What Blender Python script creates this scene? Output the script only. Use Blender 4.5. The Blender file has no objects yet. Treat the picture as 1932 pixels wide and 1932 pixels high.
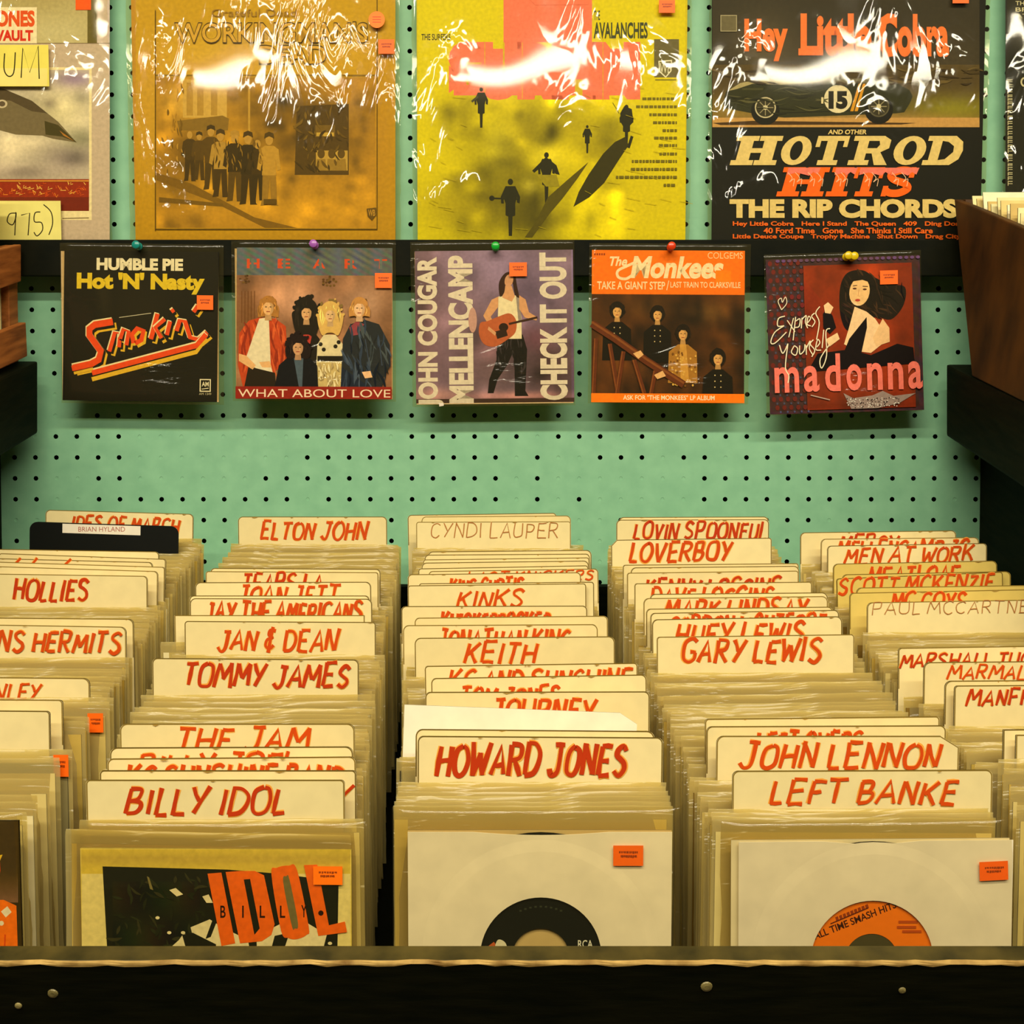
import bpy, bmesh, math, random
from mathutils import Matrix, Vector

SC = bpy.context.scene
COL = SC.collection
# ------------------------------------------------------------------ camera, world, lights, exposure
F = 1900.0                                   # focal length in pixels of the 1932 px frame
TH = math.radians(20.0)                      # camera looks down by 20 degrees
cam_d = bpy.data.cameras.new('camera')
cam_d.sensor_width = 36.0
cam_d.lens = 36.0 * F / 1932.0
cam_d.clip_start = 0.02
cam = bpy.data.objects.new('camera', cam_d)
COL.objects.link(cam)
cam.location = (0, 0, 0)
cam.rotation_euler = (math.pi / 2 - TH, 0, 0)
SC.camera = cam

w = bpy.data.worlds.new('world')
SC.world = w
w.use_nodes = True
bgn = w.node_tree.nodes['Background']
bgn.inputs[0].default_value = (1.0, 0.84, 0.50, 1)
bgn.inputs[1].default_value = 0.07

def tube_light(name, loc, sx, sy, power, col):
    d = bpy.data.lights.new(name, 'AREA')
    d.shape = 'RECTANGLE'
    d.size, d.size_y = sx, sy
    d.energy = power
    d.color = col
    o = bpy.data.objects.new(name, d)
    COL.objects.link(o)
    o.location = loc
    return o
WARM = (1.0, 0.91, 0.68)
tube_light('ceiling_tube', (0.05, 0.22, 1.35), 2.8, 0.08, 50, WARM)
tube_light('ceiling_tube', (0.05, -0.34, 1.35), 2.8, 0.08, 40, WARM)

SC.view_settings.view_transform = 'Standard'
SC.view_settings.look = 'None'
SC.view_settings.gamma = 1.0
SC.view_settings.use_curve_mapping = False
SC.view_settings.exposure = 0.0
SC.cycles.transparent_max_bounces = 32
SC.cycles.max_bounces = 8

# ------------------------------------------------------------------ helpers: projection
LEAN = math.radians(17.0)
Fv = Vector((0, math.cos(TH), -math.sin(TH)))
Uv = Vector((0, math.sin(TH), math.cos(TH)))
Xv = Vector((1, 0, 0))
def ray(px, py):
    return Fv + Xv * ((px - 966) / F) - Uv * ((py - 966) / F)
WUP = Vector((0, math.sin(LEAN), math.cos(LEAN)))
WN = Vector((0, -math.cos(LEAN), math.sin(LEAN)))
WALL0 = ray(966, 830) * 1.222
def plane_pt(px, py, p0, n):
    r = ray(px, py)
    return r * (p0.dot(n) / r.dot(n))
def wall_pt(px, py, n=0.0):
    return plane_pt(px, py, WALL0 + WN * n, WN)
def at_z(px, py, z):
    r = ray(px, py)
    return r * (z / r.z)
TL = math.tan(LEAN)
def at_q(px, py, q):
    """point on the leaning sheet plane whose y at z = 0 is q"""
    r = ray(px, py)
    return r * (q / (r.y - r.z * TL))
def at_x(px, py, x):
    r = ray(px, py)
    return r * (x / r.x)
def frame(origin, roll=0.0, lean=LEAN, yaw=0.0):
    """local x right, y up along the leaning sheet, z out of its face"""
    up = Vector((0, math.sin(lean), math.cos(lean)))
    n = Vector((0, -math.cos(lean), math.sin(lean)))
    m = Matrix(((1, up.x, n.x, 0), (0, up.y, n.y, 0), (0, up.z, n.z, 0), (0, 0, 0, 1)))
    return Matrix.Translation(origin) @ Matrix.Rotation(yaw, 4, 'Z') @ m @ Matrix.Rotation(roll, 4, 'Z')
def to_local(M, px, py):
    n = (M.to_3x3() @ Vector((0, 0, 1)))
    p = plane_pt(px, py, M.translation, n)
    q = M.inverted() @ p
    return q.x, q.y

# ------------------------------------------------------------------ helpers: colour and materials
def lin(c):
    out = []
    for v in c[:3]:
        v = max(0.0, min(255.0, v)) / 255.0
        out.append(v / 12.92 if v <= 0.04045 else ((v + 0.055) / 1.055) ** 2.4)
    return tuple(out)
def nt(name):
    m = bpy.data.materials.new(name)
    m.use_nodes = True
    t = m.node_tree
    return m, t, t.nodes['Principled BSDF']
def noise(t, scale, detail=4, stretch=None, coord='Object'):
    tc = t.nodes.new('ShaderNodeTexCoord')
    n = t.nodes.new('ShaderNodeTexNoise')
    n.inputs['Scale'].default_value = scale
    n.inputs['Detail'].default_value = detail
    if stretch:
        mp = t.nodes.new('ShaderNodeMapping')
        mp.inputs['Scale'].default_value = stretch
        t.links.new(tc.outputs[coord], mp.inputs[0])
        t.links.new(mp.outputs[0], n.inputs['Vector'])
    else:
        t.links.new(tc.outputs[coord], n.inputs['Vector'])
    return n
def ramp(t, src, stops):
    r = t.nodes.new('ShaderNodeValToRGB')
    e = r.color_ramp.elements
    while len(e) < len(stops):
        e.new(0.5)
    for k, (p, c) in enumerate(stops):
        e[k].position = p
        e[k].color = (*c, 1)
    t.links.new(src, r.inputs[0])
    return r
def bump(t, b, src, strength, dist):
    bp = t.nodes.new('ShaderNodeBump')
    bp.inputs['Strength'].default_value = strength
    bp.inputs['Distance'].default_value = dist
    t.links.new(src, bp.inputs['Height'])
    t.links.new(bp.outputs[0], b.inputs['Normal'])
def mat_print(name, rough=0.5, spec=0.3, mott=(0.86, 1.06), nscale=160, bstr=0.05):
    m, t, b = nt(name)
    a = t.nodes.new('ShaderNodeAttribute')
    a.attribute_name = 'Col'
    n = noise(t, nscale, 5)
    r = ramp(t, n.outputs[0], [(0.25, (mott[0],) * 3), (0.75, (mott[1],) * 3)])
    mx = t.nodes.new('ShaderNodeMix')
    mx.data_type = 'RGBA'
    mx.blend_type = 'MULTIPLY'
    mx.inputs[0].default_value = 1
    t.links.new(a.outputs['Color'], mx.inputs[6])
    t.links.new(r.outputs[0], mx.inputs[7])
    t.links.new(mx.outputs[2], b.inputs['Base Color'])
    b.inputs['Roughness'].default_value = rough
    b.inputs['Specular IOR Level'].default_value = spec
    bump(t, b, n.outputs[0], bstr, 0.001)
    return m
def mat_plain(name, c0, c1, scale, rough=0.6, spec=0.3, stretch=None, bstr=0.1, bd=0.002, detail=5):
    m, t, b = nt(name)
    n = noise(t, scale, detail, stretch)
    r = ramp(t, n.outputs[0], [(0.3, lin(c0)), (0.7, lin(c1))])
    t.links.new(r.outputs[0], b.inputs['Base Color'])
    b.inputs['Roughness'].default_value = rough
    b.inputs['Specular IOR Level'].default_value = spec
    bump(t, b, n.outputs[0], bstr, bd)
    return m
def mat_clear(name, milk, milk_col, gloss, rough, scale, crease, wave, lo, stretch, bd=0.003, tint=(252, 249, 236)):
    """thin clear plastic: transparent film, a little milk, and a mirror coat creased in patches"""
    m = bpy.data.materials.new(name)
    m.use_nodes = True
    t = m.node_tree
    t.nodes.clear()
    def math_(op, a, b=None, c=None):
        n = t.nodes.new('ShaderNodeMath'); n.operation = op
        for k, v in enumerate((a, b, c)):
            if v is None:
                continue
            if isinstance(v, (int, float)):
                n.inputs[k].default_value = v
            else:
                t.links.new(v, n.inputs[k])
        return n.outputs[0]
    out = t.nodes.new('ShaderNodeOutputMaterial')
    tr = t.nodes.new('ShaderNodeBsdfTransparent')
    tr.inputs[0].default_value = (*lin(tint), 1)
    df = t.nodes.new('ShaderNodeBsdfDiffuse')
    df.inputs[0].default_value = (*lin(milk_col), 1)
    gl = t.nodes.new('ShaderNodeBsdfGlossy')
    gl.inputs['Roughness'].default_value = rough
    gl.inputs[0].default_value = (1, 1, 1, 1)
    nlo = noise(t, lo[0], 2, None)
    mask = ramp(t, nlo.outputs[0], [(lo[1], (0, 0, 0)), (lo[1] + 0.14, (1, 1, 1))]).outputs[0]
    nc = noise(t, scale, 3, stretch)
    nc.inputs['Distortion'].default_value = 1.2
    rid = math_('SUBTRACT', 1.0, math_('MINIMUM', math_('MULTIPLY', math_('ABSOLUTE', math_('SUBTRACT', nc.outputs[0], 0.5)), 9.0), 1.0))
    nw = noise(t, scale * 0.35, 2, None)
    h = math_('MULTIPLY_ADD', math_('MULTIPLY', rid, mask), crease, math_('MULTIPLY', nw.outputs[0], wave))
    bp = t.nodes.new('ShaderNodeBump')
    bp.inputs['Strength'].default_value = 1.0
    bp.inputs['Distance'].default_value = bd
    t.links.new(h, bp.inputs['Height'])
    t.links.new(bp.outputs[0], gl.inputs['Normal'])
    lw = t.nodes.new('ShaderNodeLayerWeight')
    lw.inputs['Blend'].default_value = 0.25
    g = math_('MULTIPLY_ADD', lw.outputs['Fresnel'], 0.22, gloss)
    m1 = t.nodes.new('ShaderNodeMixShader')
    m1.inputs[0].default_value = milk
    t.links.new(tr.outputs[0], m1.inputs[1]); t.links.new(df.outputs[0], m1.inputs[2])
    m2 = t.nodes.new('ShaderNodeMixShader')
    t.links.new(g, m2.inputs[0])
    t.links.new(m1.outputs[0], m2.inputs[1]); t.links.new(gl.outputs[0], m2.inputs[2])
    t.links.new(m2.outputs[0], out.inputs[0])
    return m

M_PRINT = mat_print('printed_cardboard', 0.5, 0.10, (0.84, 1.08), 240)
M_CARD = mat_print('divider_cardboard', 0.6, 0.2, (0.93, 1.03), 60)
M_PAPER = mat_print('paper_sleeve', 0.75, 0.15, (0.9, 1.04), 45, 0.1)
M_STICK = mat_print('price_sticker', 0.5, 0.3, (0.96, 1.03), 200)
M_BLACK = mat_plain('black_painted_wood', (4, 8, 2), (19, 19, 6), 26, 0.6, 0.08, (1, 1, 6), 0.25)
M_WORN = mat_plain('worn_wood_edge', (110, 80, 34), (190, 156, 90), 55, 0.7, 0.2, (1, 1, 1), 0.3)
M_OLIVE = mat_plain('scuffed_board_top', (36, 32, 8), (78, 66, 26), 40, 0.45, 0.3)
M_PEG = mat_plain('green_pegboard_paint', (126, 178, 144), (138, 190, 154), 45, 0.5, 0.25, None, 0.15, 0.001)
M_VOID = mat_plain('dark_behind_board', (2, 4, 2), (6, 9, 4), 8, 0.9, 0.0)
M_BROWN = mat_plain('brown_stained_board', (46, 26, 5), (88, 52, 12), 14, 0.6, 0.25, (1, 2, 1), 0.2)
M_SLAT = mat_plain('crate_pine', (112, 58, 20), (176, 104, 46), 22, 0.6, 0.25, (4, 0.8, 6), 0.2)
M_WRAP = mat_clear('clear_album_bag', 0.006, (236, 228, 200), 0.022, 0.05, 10, 0.6, 0.18, (5, 0.50), (1.5, 0.6, 1))
M_CRINKLE = mat_clear('crinkled_shrink_wrap', 0.02, (226, 200, 110), 0.022, 0.055, 16, 0.45, 0.22, (5, 0.47), (1.8, 0.5, 1))
M_BAG = mat_clear('clear_single_bag', 0.012, (220, 205, 150), 0.02, 0.10, 14, 0.4, 0.7, (9, 0.54), (0.5, 1.6, 1))
M_POLY = mat_clear('milky_single_sleeve', 0.31, (224, 206, 140), 0.022, 0.26, 22, 0.5, 1.2, (16, 0.45), (0.4, 1.8, 1), 0.003, (232, 222, 164))

# ------------------------------------------------------------------ helpers: objects
def tag(o, label, cat, group=None):
    o['label'] = label
    o['category'] = cat
    if group:
        o['group'] = group
    return o
def link(name, me, M=None, parent=None):
    o = bpy.data.objects.new(name, me)
    COL.objects.link(o)
    if parent is not None:
        o.parent = parent
        if M is not None:
            o.matrix_local = M
    elif M is not None:
        o.matrix_world = M
    return o
def empty(name, M):
    o = bpy.data.objects.new(name, None)
    o.empty_display_size = 0.02
    COL.objects.link(o)
    o.matrix_world = M
    return o
def mesh(name, verts, faces, mats, idx=None, cols=None, smooth=False):
    me = bpy.data.meshes.new(name)
    me.from_pydata([tuple(v) for v in verts], [], faces)
    for m in mats:
        me.materials.append(m)
    if idx:
        me.polygons.foreach_set('material_index', idx)
    if cols is not None:
        at = me.color_attributes.new('Col', 'FLOAT_COLOR', 'CORNER')
        flat = []
        for p in me.polygons:
            c = cols[p.index]
            if isinstance(c, list):
                for q in c:
                    flat.extend((*q, 1.0))
            else:
                for _ in p.vertices:
                    flat.extend((*c, 1.0))
        at.data.foreach_set('color', flat)
    if smooth:
        me.polygons.foreach_set('use_smooth', [True] * len(me.polygons))
    me.update()
    return me
class MB:
    """collects boxes and prisms, links them as one mesh"""
    def __init__(s):
        s.v, s.f, s.i = [], [], []
    def box(s, a, b, mi=0, M=None):
        k = len(s.v)
        for z in (a[2], b[2]):
            for y in (a[1], b[1]):
                for x in (a[0], b[0]):
                    p = Vector((x, y, z))
                    s.v.append(M @ p if M else p)
        for q in ((0, 2, 3, 1), (4, 5, 7, 6), (0, 1, 5, 4), (2, 6, 7, 3), (0, 4, 6, 2), (1, 3, 7, 5)):
            s.f.append([k + j for j in q]); s.i.append(mi)
    def prism(s, pts, d, mi=0):
        """closed prism: polygon pts (3D) extruded by vector d"""
        k, n = len(s.v), len(pts)
        d = Vector(d)
        s.v += [Vector(p) for p in pts] + [Vector(p) + d for p in pts]
        s.f.append(list(range(k, k + n))[::-1]); s.f.append(list(range(k + n, k + 2 * n)))
        s.i += [mi, mi]
        for j in range(n):
            q = (j + 1) % n
            s.f.append([k + j, k + q, k + n + q, k + n + j]); s.i.append(mi)
    def tube(s, prof, segs=16, M=None, mi=0):
        """lathe of (r, z) profile about local z"""
        k = len(s.v)
        for r, z in prof:
            for a in range(segs):
                t = 2 * math.pi * a / segs
                p = Vector((r * math.cos(t), r * math.sin(t), z))
                s.v.append(M @ p if M else p)
        for j in range(len(prof) - 1):
            for a in range(segs):
                b = (a + 1) % segs
                s.f.append([k + j * segs + a, k + j * segs + b, k + (j + 1) * segs + b, k + (j + 1) * segs + a]); s.i.append(mi)
        s.f.append([k + a for a in range(segs)][::-1]); s.i.append(mi)
        e = k + (len(prof) - 1) * segs
        s.f.append([e + a for a in range(segs)]); s.i.append(mi)
    def build(s, name, mats, parent=None, M=None, bevel=0.0, smooth=False):
        me = mesh(name, s.v, s.f, mats if isinstance(mats, list) else [mats], s.i, None, smooth)
        bm = bmesh.new(); bm.from_mesh(me)
        bmesh.ops.recalc_face_normals(bm, faces=bm.faces)
        if bevel:
            bmesh.ops.bevel(bm, geom=[e for e in bm.edges if e.calc_length() > bevel * 3], offset=bevel, segments=2, affect='EDGES', profile=0.6)
        bm.to_mesh(me); bm.free()
        return link(name, me, M, parent)

# ------------------------------------------------------------------ helpers: flat artwork and lettering
_txt = {}
def text_geo(s, off):
    """outline mesh of the built-in face, normalised to a 1 x 1 box"""
    key = (s, off)
    if key in _txt:
        return _txt[key]
    cu = bpy.data.curves.new('t', 'FONT')
    cu.body = s
    cu.size = 1.0
    cu.offset = off
    cu.resolution_u = 4
    ob = bpy.data.objects.new('t', cu)
    COL.objects.link(ob)
    dg = bpy.context.evaluated_depsgraph_get()
    me = bpy.data.meshes.new_from_object(ob.evaluated_get(dg))
    vs = [(v.co.x, v.co.y) for v in me.vertices]
    fs = [list(p.vertices) for p in me.polygons]
    bpy.data.objects.remove(ob); bpy.data.curves.remove(cu); bpy.data.meshes.remove(me)
    x0 = min(v[0] for v in vs); x1 = max(v[0] for v in vs)
    y0 = min(v[1] for v in vs); y1 = max(v[1] for v in vs)
    vs = [((x - x0) / max(1e-6, x1 - x0), (y - y0) / max(1e-6, y1 - y0)) for x, y in vs]
    _txt[key] = (vs, fs)
    return _txt[key]
GL = {
 'A': "0,0 38,100 72,0;14,35 60,38", 'B': "5,0 5,100;~5,100 45,98 52,78 40,56 5,52;~5,52 50,50 60,28 46,4 5,0",
 'C': "~62,85 40,100 12,85 2,50 12,14 38,0 62,14", 'D': "5,0 5,100;~5,100 40,95 64,70 64,34 42,6 5,0",
 'E': "6,0 6,100;6,100 58,100;6,52 50,52;6,0 60,0", 'F': "6,0 6,100;6,100 58,100;6,52 48,52",
 'G': "~62,85 40,100 12,85 2,50 12,12 40,0 62,14 64,42;64,42 38,42", 'H': "5,0 5,100;62,0 62,100;5,50 62,50",
 'I': "10,0 10,100", 'J': "~50,100 48,30 38,4 18,0 0,20;20,101 66,99", 'K': "5,0 5,100;60,100 8,45;22,58 62,0",
 'L': "5,100 5,0;5,0 52,0", 'M': "0,0 12,100;12,100 42,35;42,35 74,100;74,100 84,0",
 'N': "4,0 6,100;6,100 58,0;58,0 62,100", 'O': "~36,100 10,86 2,50 12,12 36,0 60,12 70,50 60,88 36,100",
 'P': "5,0 5,100;~5,100 50,98 58,74 44,50 5,46", 'R': "5,0 5,100;~5,100 48,98 56,76 44,54 5,50;26,50 62,0",
 'S': "~56,86 34,100 10,90 8,70 30,54 52,40 56,18 34,0 4,14", 'T': "32,0 32,100;0,100 66,100",
 'U': "~4,100 4,30 16,4 36,0 56,8 62,32 62,100", 'V': "0,100 30,0;30,0 62,100",
 'W': "0,100 18,0;18,0 42,70;42,70 62,0;62,0 84,100", 'X': "0,0 60,100;4,100 60,0",
 'Y': "0,100 30,48;64,100 18,0", 'Z': "4,100 60,100;60,100 2,0;2,0 62,0",
 '&': "~50,92 20,98 16,74 42,60 12,50 10,22 34,10 56,24;34,112 30,-10", "'": "10,100 6,76",
 '1': "12,0 12,100", '5': "52,100 12,100;12,100 8,56;~8,56 40,62 56,40 48,8 20,0 2,10", '7': "0,100 56,100;56,100 20,0",
 '9': "~54,70 34,50 8,58 4,82 24,100 50,92 54,70;54,74 44,0", ')': "~4,112 34,80 38,40 8,-10",
 'c': "~48,54 28,64 8,52 4,28 18,2 48,10",
}
GW = {'I': 20, 'M': 84, 'W': 84, ' ': 36, "'": 18, '1': 26, 'A': 72, 'O': 70, 'L': 52, 'E': 60, 'F': 58}
def crom(pts, n=5):
    if len(pts) < 3:
        return pts
    out = []
    for i in range(len(pts) - 1):
        p0 = pts[max(0, i - 1)]; p1 = pts[i]; p2 = pts[i + 1]; p3 = pts[min(len(pts) - 1, i + 2)]
        for k in range(n):
            t = k / n
            out.append(tuple(0.5 * (2 * b + (c - a) * t + (2 * a - 5 * b + 4 * c - d) * t * t + (3 * b - a - 3 * c + d) * t ** 3)
                             for a, b, c, d in zip(p0, p1, p2, p3)))
    out.append(pts[-1])
    return out
def closed_smooth(pts, n=5):
    m = len(pts)
    out = []
    for i in range(m):
        p0, p1, p2, p3 = pts[(i - 1) % m], pts[i], pts[(i + 1) % m], pts[(i + 2) % m]
        for k in range(n):
            t = k / n
            out.append(tuple(0.5 * (2 * b + (c - a) * t + (2 * a - 5 * b + 4 * c - d) * t * t + (3 * b - a - 3 * c + d) * t ** 3)
                             for a, b, c, d in zip(p0, p1, p2, p3)))
    return out
def ribbon(pts, wd, wf=None):
    """flat band along a polyline -> quads"""
    vs, fs = [], []
    n = len(pts)
    for i, p in enumerate(pts):
        a = pts[max(0, i - 1)]; b = pts[min(n - 1, i + 1)]
        dx, dy = b[0] - a[0], b[1] - a[1]
        l = math.hypot(dx, dy) or 1
        h = wd / 2 * (wf(i / max(1, n - 1)) if wf else 1)
        vs.append((p[0] - dy / l * h, p[1] + dx / l * h)); vs.append((p[0] + dy / l * h, p[1] - dx / l * h))
    for i in range(n - 1):
        fs.append([2 * i, 2 * i + 1, 2 * i + 3, 2 * i + 2])
    return vs, fs
def layout(s, slant=0.18, rnd=None, gap=16):
    """stroke lettering -> list of polylines in units of the cap height"""
    x = 0
    strokes = []
    for ch in s:
        if ch == ' ':
            x += GW[' ']; continue
        g = GL.get(ch, GL['I'])
        sc = rnd.uniform(0.92, 1.08) if rnd else 1
        dy = rnd.uniform(-5, 5) if rnd else 0
        for st in g.split(';'):
            cur = st[0] == '~'
            pts = [tuple(float(q) for q in pr.split(',')) for pr in st.lstrip('~').split()]
            if rnd:
                pts = [(a + rnd.uniform(-3, 3), b + rnd.uniform(-3, 3)) for a, b in pts]
            if cur:
                pts = crom(pts, 5)
            elif len(pts) == 2:
                (a, b), (c, d) = pts
                bow = rnd.uniform(-2.5, 2.5) if rnd else 0
                pts = [(a, b), ((a + c) / 2 + bow, (b + d) / 2 + bow), (c, d)]
            strokes.append([((x + a * sc + (b * slant)) / 100, (b * sc + dy) / 100) for a, b in pts])
        x += GW.get(ch, 66) * sc + gap
    return strokes, (x - gap) / 100

def mottle(fn, seed, x0, y0, x1, y1, n, amp, rx, ry):
    """adds soft random printed tone to a colour function"""
    rd = random.Random(seed)
    bl = [(rd.uniform(x0, x1), rd.uniform(y0, y1), rx * rd.uniform(.5, 1.4), ry * rd.uniform(.5, 1.4), rd.uniform(-1, 1) * amp) for _ in range(n)]
    def g(x, y):
        c = fn(x, y)
        s = 1.0
        for bx, by, ax, ay, st in bl:
            d = ((x - bx) / ax) ** 2 + ((y - by) / ay) ** 2
            if d < 5:
                s += st * math.exp(-d)
        s = max(.35, min(1.6, s))
        return [q * s for q in c]
    return g
class Art:
    """flat printed picture in local x, y; every primitive lies a hair above the one before"""
    STEP = 7e-6
    def __init__(s, M, z0=0.0):
        s.M, s.z = M, z0
        s.v, s.f, s.c = [], [], []
    def L(s, x, y):
        return to_local(s.M, x, y)
    def add(s, vs, fs, col):
        k = len(s.v)
        s.z += s.STEP
        s.v += [(x, y, s.z) for x, y in vs]
        c = lin(col)
        for f in fs:
            s.f.append([k + j for j in f]); s.c.append(c)
    def poly(s, pts, col, smooth=False):
        q = [s.L(*p) for p in pts]
        if smooth:
            q = closed_smooth(q)
        s.add(q, [list(range(len(q)))], col)
    def rect(s, x0, y0, x1, y1, col):
        s.poly([(x0, y0), (x1, y0), (x1, y1), (x0, y1)], col)
    def ell(s, cx, cy, rx, ry, col, rot=0, n=22, a0=0, a1=360):
        r = math.radians(rot)
        p = []
        for k in range(n + (a1 - a0 < 360)):
            t = math.radians(a0 + (a1 - a0) * k / n)
            x, y = rx * math.cos(t), ry * math.sin(t)
            p.append((cx + x * math.cos(r) - y * math.sin(r), cy + x * math.sin(r) + y * math.cos(r)))
        s.poly(p, col)
    def line(s, pts, wd, col, smooth=False, taper=False):
        q = [s.L(*p) for p in pts]
        if smooth:
            q = crom(q)
        a = s.L(pts[0][0], pts[0][1]); b = s.L(pts[0][0] + 10, pts[0][1])
        sc = math.hypot(b[0] - a[0], b[1] - a[1]) / 10
        vs, fs = ribbon(q, wd * sc, (lambda t: max(0.15, math.sin(math.pi * t))) if taper else None)
        s.add(vs, fs, col)
    def grid(s, x0, y0, x1, y1, nx, ny, fn):
        """smooth printed tone: colour fn(px, py) at each node"""
        k = len(s.v)
        s.z += s.STEP
        cc = []
        for j in range(ny + 1):
            for i in range(nx + 1):
                X = x0 + (x1 - x0) * i / nx; Y = y0 + (y1 - y0) * j / ny
                a, b = s.L(X, Y)
                s.v.append((a, b, s.z)); cc.append(lin(fn(X, Y)))
        for j in range(ny):
            for i in range(nx):
                a = j * (nx + 1) + i
                q = [a, a + nx + 1, a + nx + 2, a + 1]
                s.f.append([k + t for t in q]); s.c.append([cc[t] for t in q])
    def text(s, st, x0, y0, x1, y1, col, off=0.0, shear=0.0, rot=0):
        """printed text filling the pixel box; rot 90 reads upward"""
        vs, fs = text_geo(st, off)
        p = []
        for u, v in vs:
            if rot == 90:
                p.append(s.L(x0 + (x1 - x0) * (1 - v), y1 - (y1 - y0) * u))
            else:
                p.append(s.L(x0 + (x1 - x0) * u + shear * (v - 0.5) * (y1 - y0), y1 - (y1 - y0) * v))
        s.add(p, fs, col)
    def quad_text(s, st, q, col, off=0.0):
        """text mapped onto the pixel quad tl, tr, br, bl"""
        vs, fs = text_geo(st, off)
        tl, tr, br, bl = q
        p = []
        for u, v in vs:
            X = (bl[0] * (1 - u) + br[0] * u) * (1 - v) + (tl[0] * (1 - u) + tr[0] * u) * v
            Y = (bl[1] * (1 - u) + br[1] * u) * (1 - v) + (tl[1] * (1 - u) + tr[1] * u) * v
            p.append(s.L(X, Y))
        s.add(p, fs, col)
    def strokes(s, st, x0, y0, x1, y1, col, wd, slant=0.0, rnd=None, halo=None, skew=0.0, gap=16):
        """stroke lettering in the pixel box; skew drops the right end by that many pixels"""
        ss, W = layout(st, slant, rnd, gap)
        W += max(0, slant)
        def mp(a, b):
            u = a / W
            return s.L(x0 + (x1 - x0) * u, y1 - (y1 - y0) * b + skew * u)
        a = s.L(x0, y0); b = s.L(x0, y1)
        h = math.hypot(a[0] - b[0], a[1] - b[1])
        for pas in ((halo, wd * 1.32, 0.02), (col, wd, 0.0)):
            if pas[0] is None:
                continue
            for q in ss:
                ox = rnd.uniform(-1, 1) * pas[2] if rnd else 0
                oy = rnd.uniform(-1, 1) * pas[2] if rnd else 0
                pts = [mp(x + ox, y + oy) for x, y in q]
                ph = rnd.uniform(0, 6) if rnd else 0
                vs, fs = ribbon(pts, pas[1] * h, (lambda t: 0.9 + 0.16 * math.sin(ph + 5 * t)) if rnd else None)
                s.add(vs, fs, pas[0])
    def sheet(s, x0, y0, x1, y1, th, col, r=0.0, cut=None, edge=None):
        """the carton itself in local metres, front face at z = 0; r rounds the upper corners"""
        pts = [(x0, y0), (x1, y0)]
        def corner(cx, cy, rr, a0):
            return [(cx + rr * math.cos(math.radians(a0 + 15 * k)), cy + rr * math.sin(math.radians(a0 + 15 * k))) for k in range(7)]
        if cut == 'r':
            pts += [(x1, y1 - 0.008), (x1 - 0.013, y1)]
        else:
            pts += corner(x1 - r, y1 - r, r, 0) if r else [(x1, y1)]
        if cut == 'l':
            pts += [(x0 + 0.006, y1), (x0, y1 - 0.006)]
        else:
            pts += corner(x0 + r, y1 - r, r, 90) if r else [(x0, y1)]
        n = len(pts); k = len(s.v)
        s.v += [(x, y, 0.0) for x, y in pts] + [(x, y, -th) for x, y in pts]
        c = lin(col); e = lin(edge or [q * 0.62 for q in col])
        s.f.append(list(range(k, k + n))); s.c.append(c)
        s.f.append(list(range(k + n, k + 2 * n))[::-1]); s.c.append(c)
        for j in range(n):
            q = (j + 1) % n
            s.f.append([k + j, k + n + j, k + n + q, k + q]); s.c.append(e)
    def tex(s, pts, n, cols, ln, wd, ang, seed=1, spread=0.5):
        """short printed brush marks inside a polygon: cloth folds, hair, foliage"""
        rd = random.Random(seed)
        xs = [q[0] for q in pts]; ys = [q[1] for q in pts]
        m = len(pts)
        tries = 0
        while n > 0 and tries < 4000:
            tries += 1
            x, y = rd.uniform(min(xs), max(xs)), rd.uniform(min(ys), max(ys))
            ins = False
            for i in range(m):
                (ax, ay), (bx, by) = pts[i], pts[(i + 1) % m]
                if (ay > y) != (by > y) and x < (bx - ax) * (y - ay) / (by - ay) + ax:
                    ins = not ins
            if not ins:
                continue
            n -= 1
            t = ang + rd.uniform(-spread, spread); l = ln * rd.uniform(.5, 1.2) / 2
            dx, dy = l * math.cos(t), l * math.sin(t)
            k = rd.uniform(-.25, .25)
            s.line([(x - dx, y - dy), (x + dy * k, y - dx * k), (x + dx, y + dy)], wd * rd.uniform(.6, 1.3), rd.choice(cols), True, True)
    def build(s, name, mt, parent=None, M=None):
        return link(name, mesh(name, s.v, s.f, [mt], None, s.c), M, parent)

def film(name, wd, ht, nx, ny, amp, seed, mt, th=0.002, ox=0.0, oy=0.0, edge=0.0):
    """clear bag: a waved front film and a flat back film joined at sides and bottom"""
    rd = random.Random(seed)
    ph = [(rd.uniform(0, 6.28), rd.uniform(8, 45), rd.uniform(8, 45)) for _ in range(6)]
    vs, fs = [], []
    for lay in (0, 1):
        for j in range(ny + 1):
            for i in range(nx + 1):
                jf = j / ny
                if j >= ny - 2:
                    jf = (1 - 0.022, 1 - 0.009, 1.0)[j - ny + 2]
                x = (i / nx - 0.5) * wd; y = jf * ht
                e = min(i, nx - i) / nx * 2
                zz = th
                if lay == 0:
                    zz += amp * sum(math.sin(p + a * x + b * y) for p, a, b in ph) / 3 * (0.35 + 0.65 * jf ** 2)
                    zz = th + max(-th * 0.6, zz - th)
                    if j == ny:
                        zz = 0.15 * th
                else:
                    zz = -th * 0.2
                if i in (0, nx) or j == 0:
                    zz = 0.0
                ex = edge * (rd.uniform(-1, 1)) if i in (0, nx) else 0
                ey = edge * (rd.uniform(-1, 1)) if j == ny else 0
                vs.append((ox + x + ex, oy + y + ey, zz))
        k = lay * (nx + 1) * (ny + 1)
        for j in range(ny):
            for i in range(nx):
                a = k + j * (nx + 1) + i
                q = [a, a + 1, a + nx + 2, a + nx + 1]
                fs.append(q if lay == 0 else q[::-1])
    return mesh(name, vs, fs, [mt], None, None, True)
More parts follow.
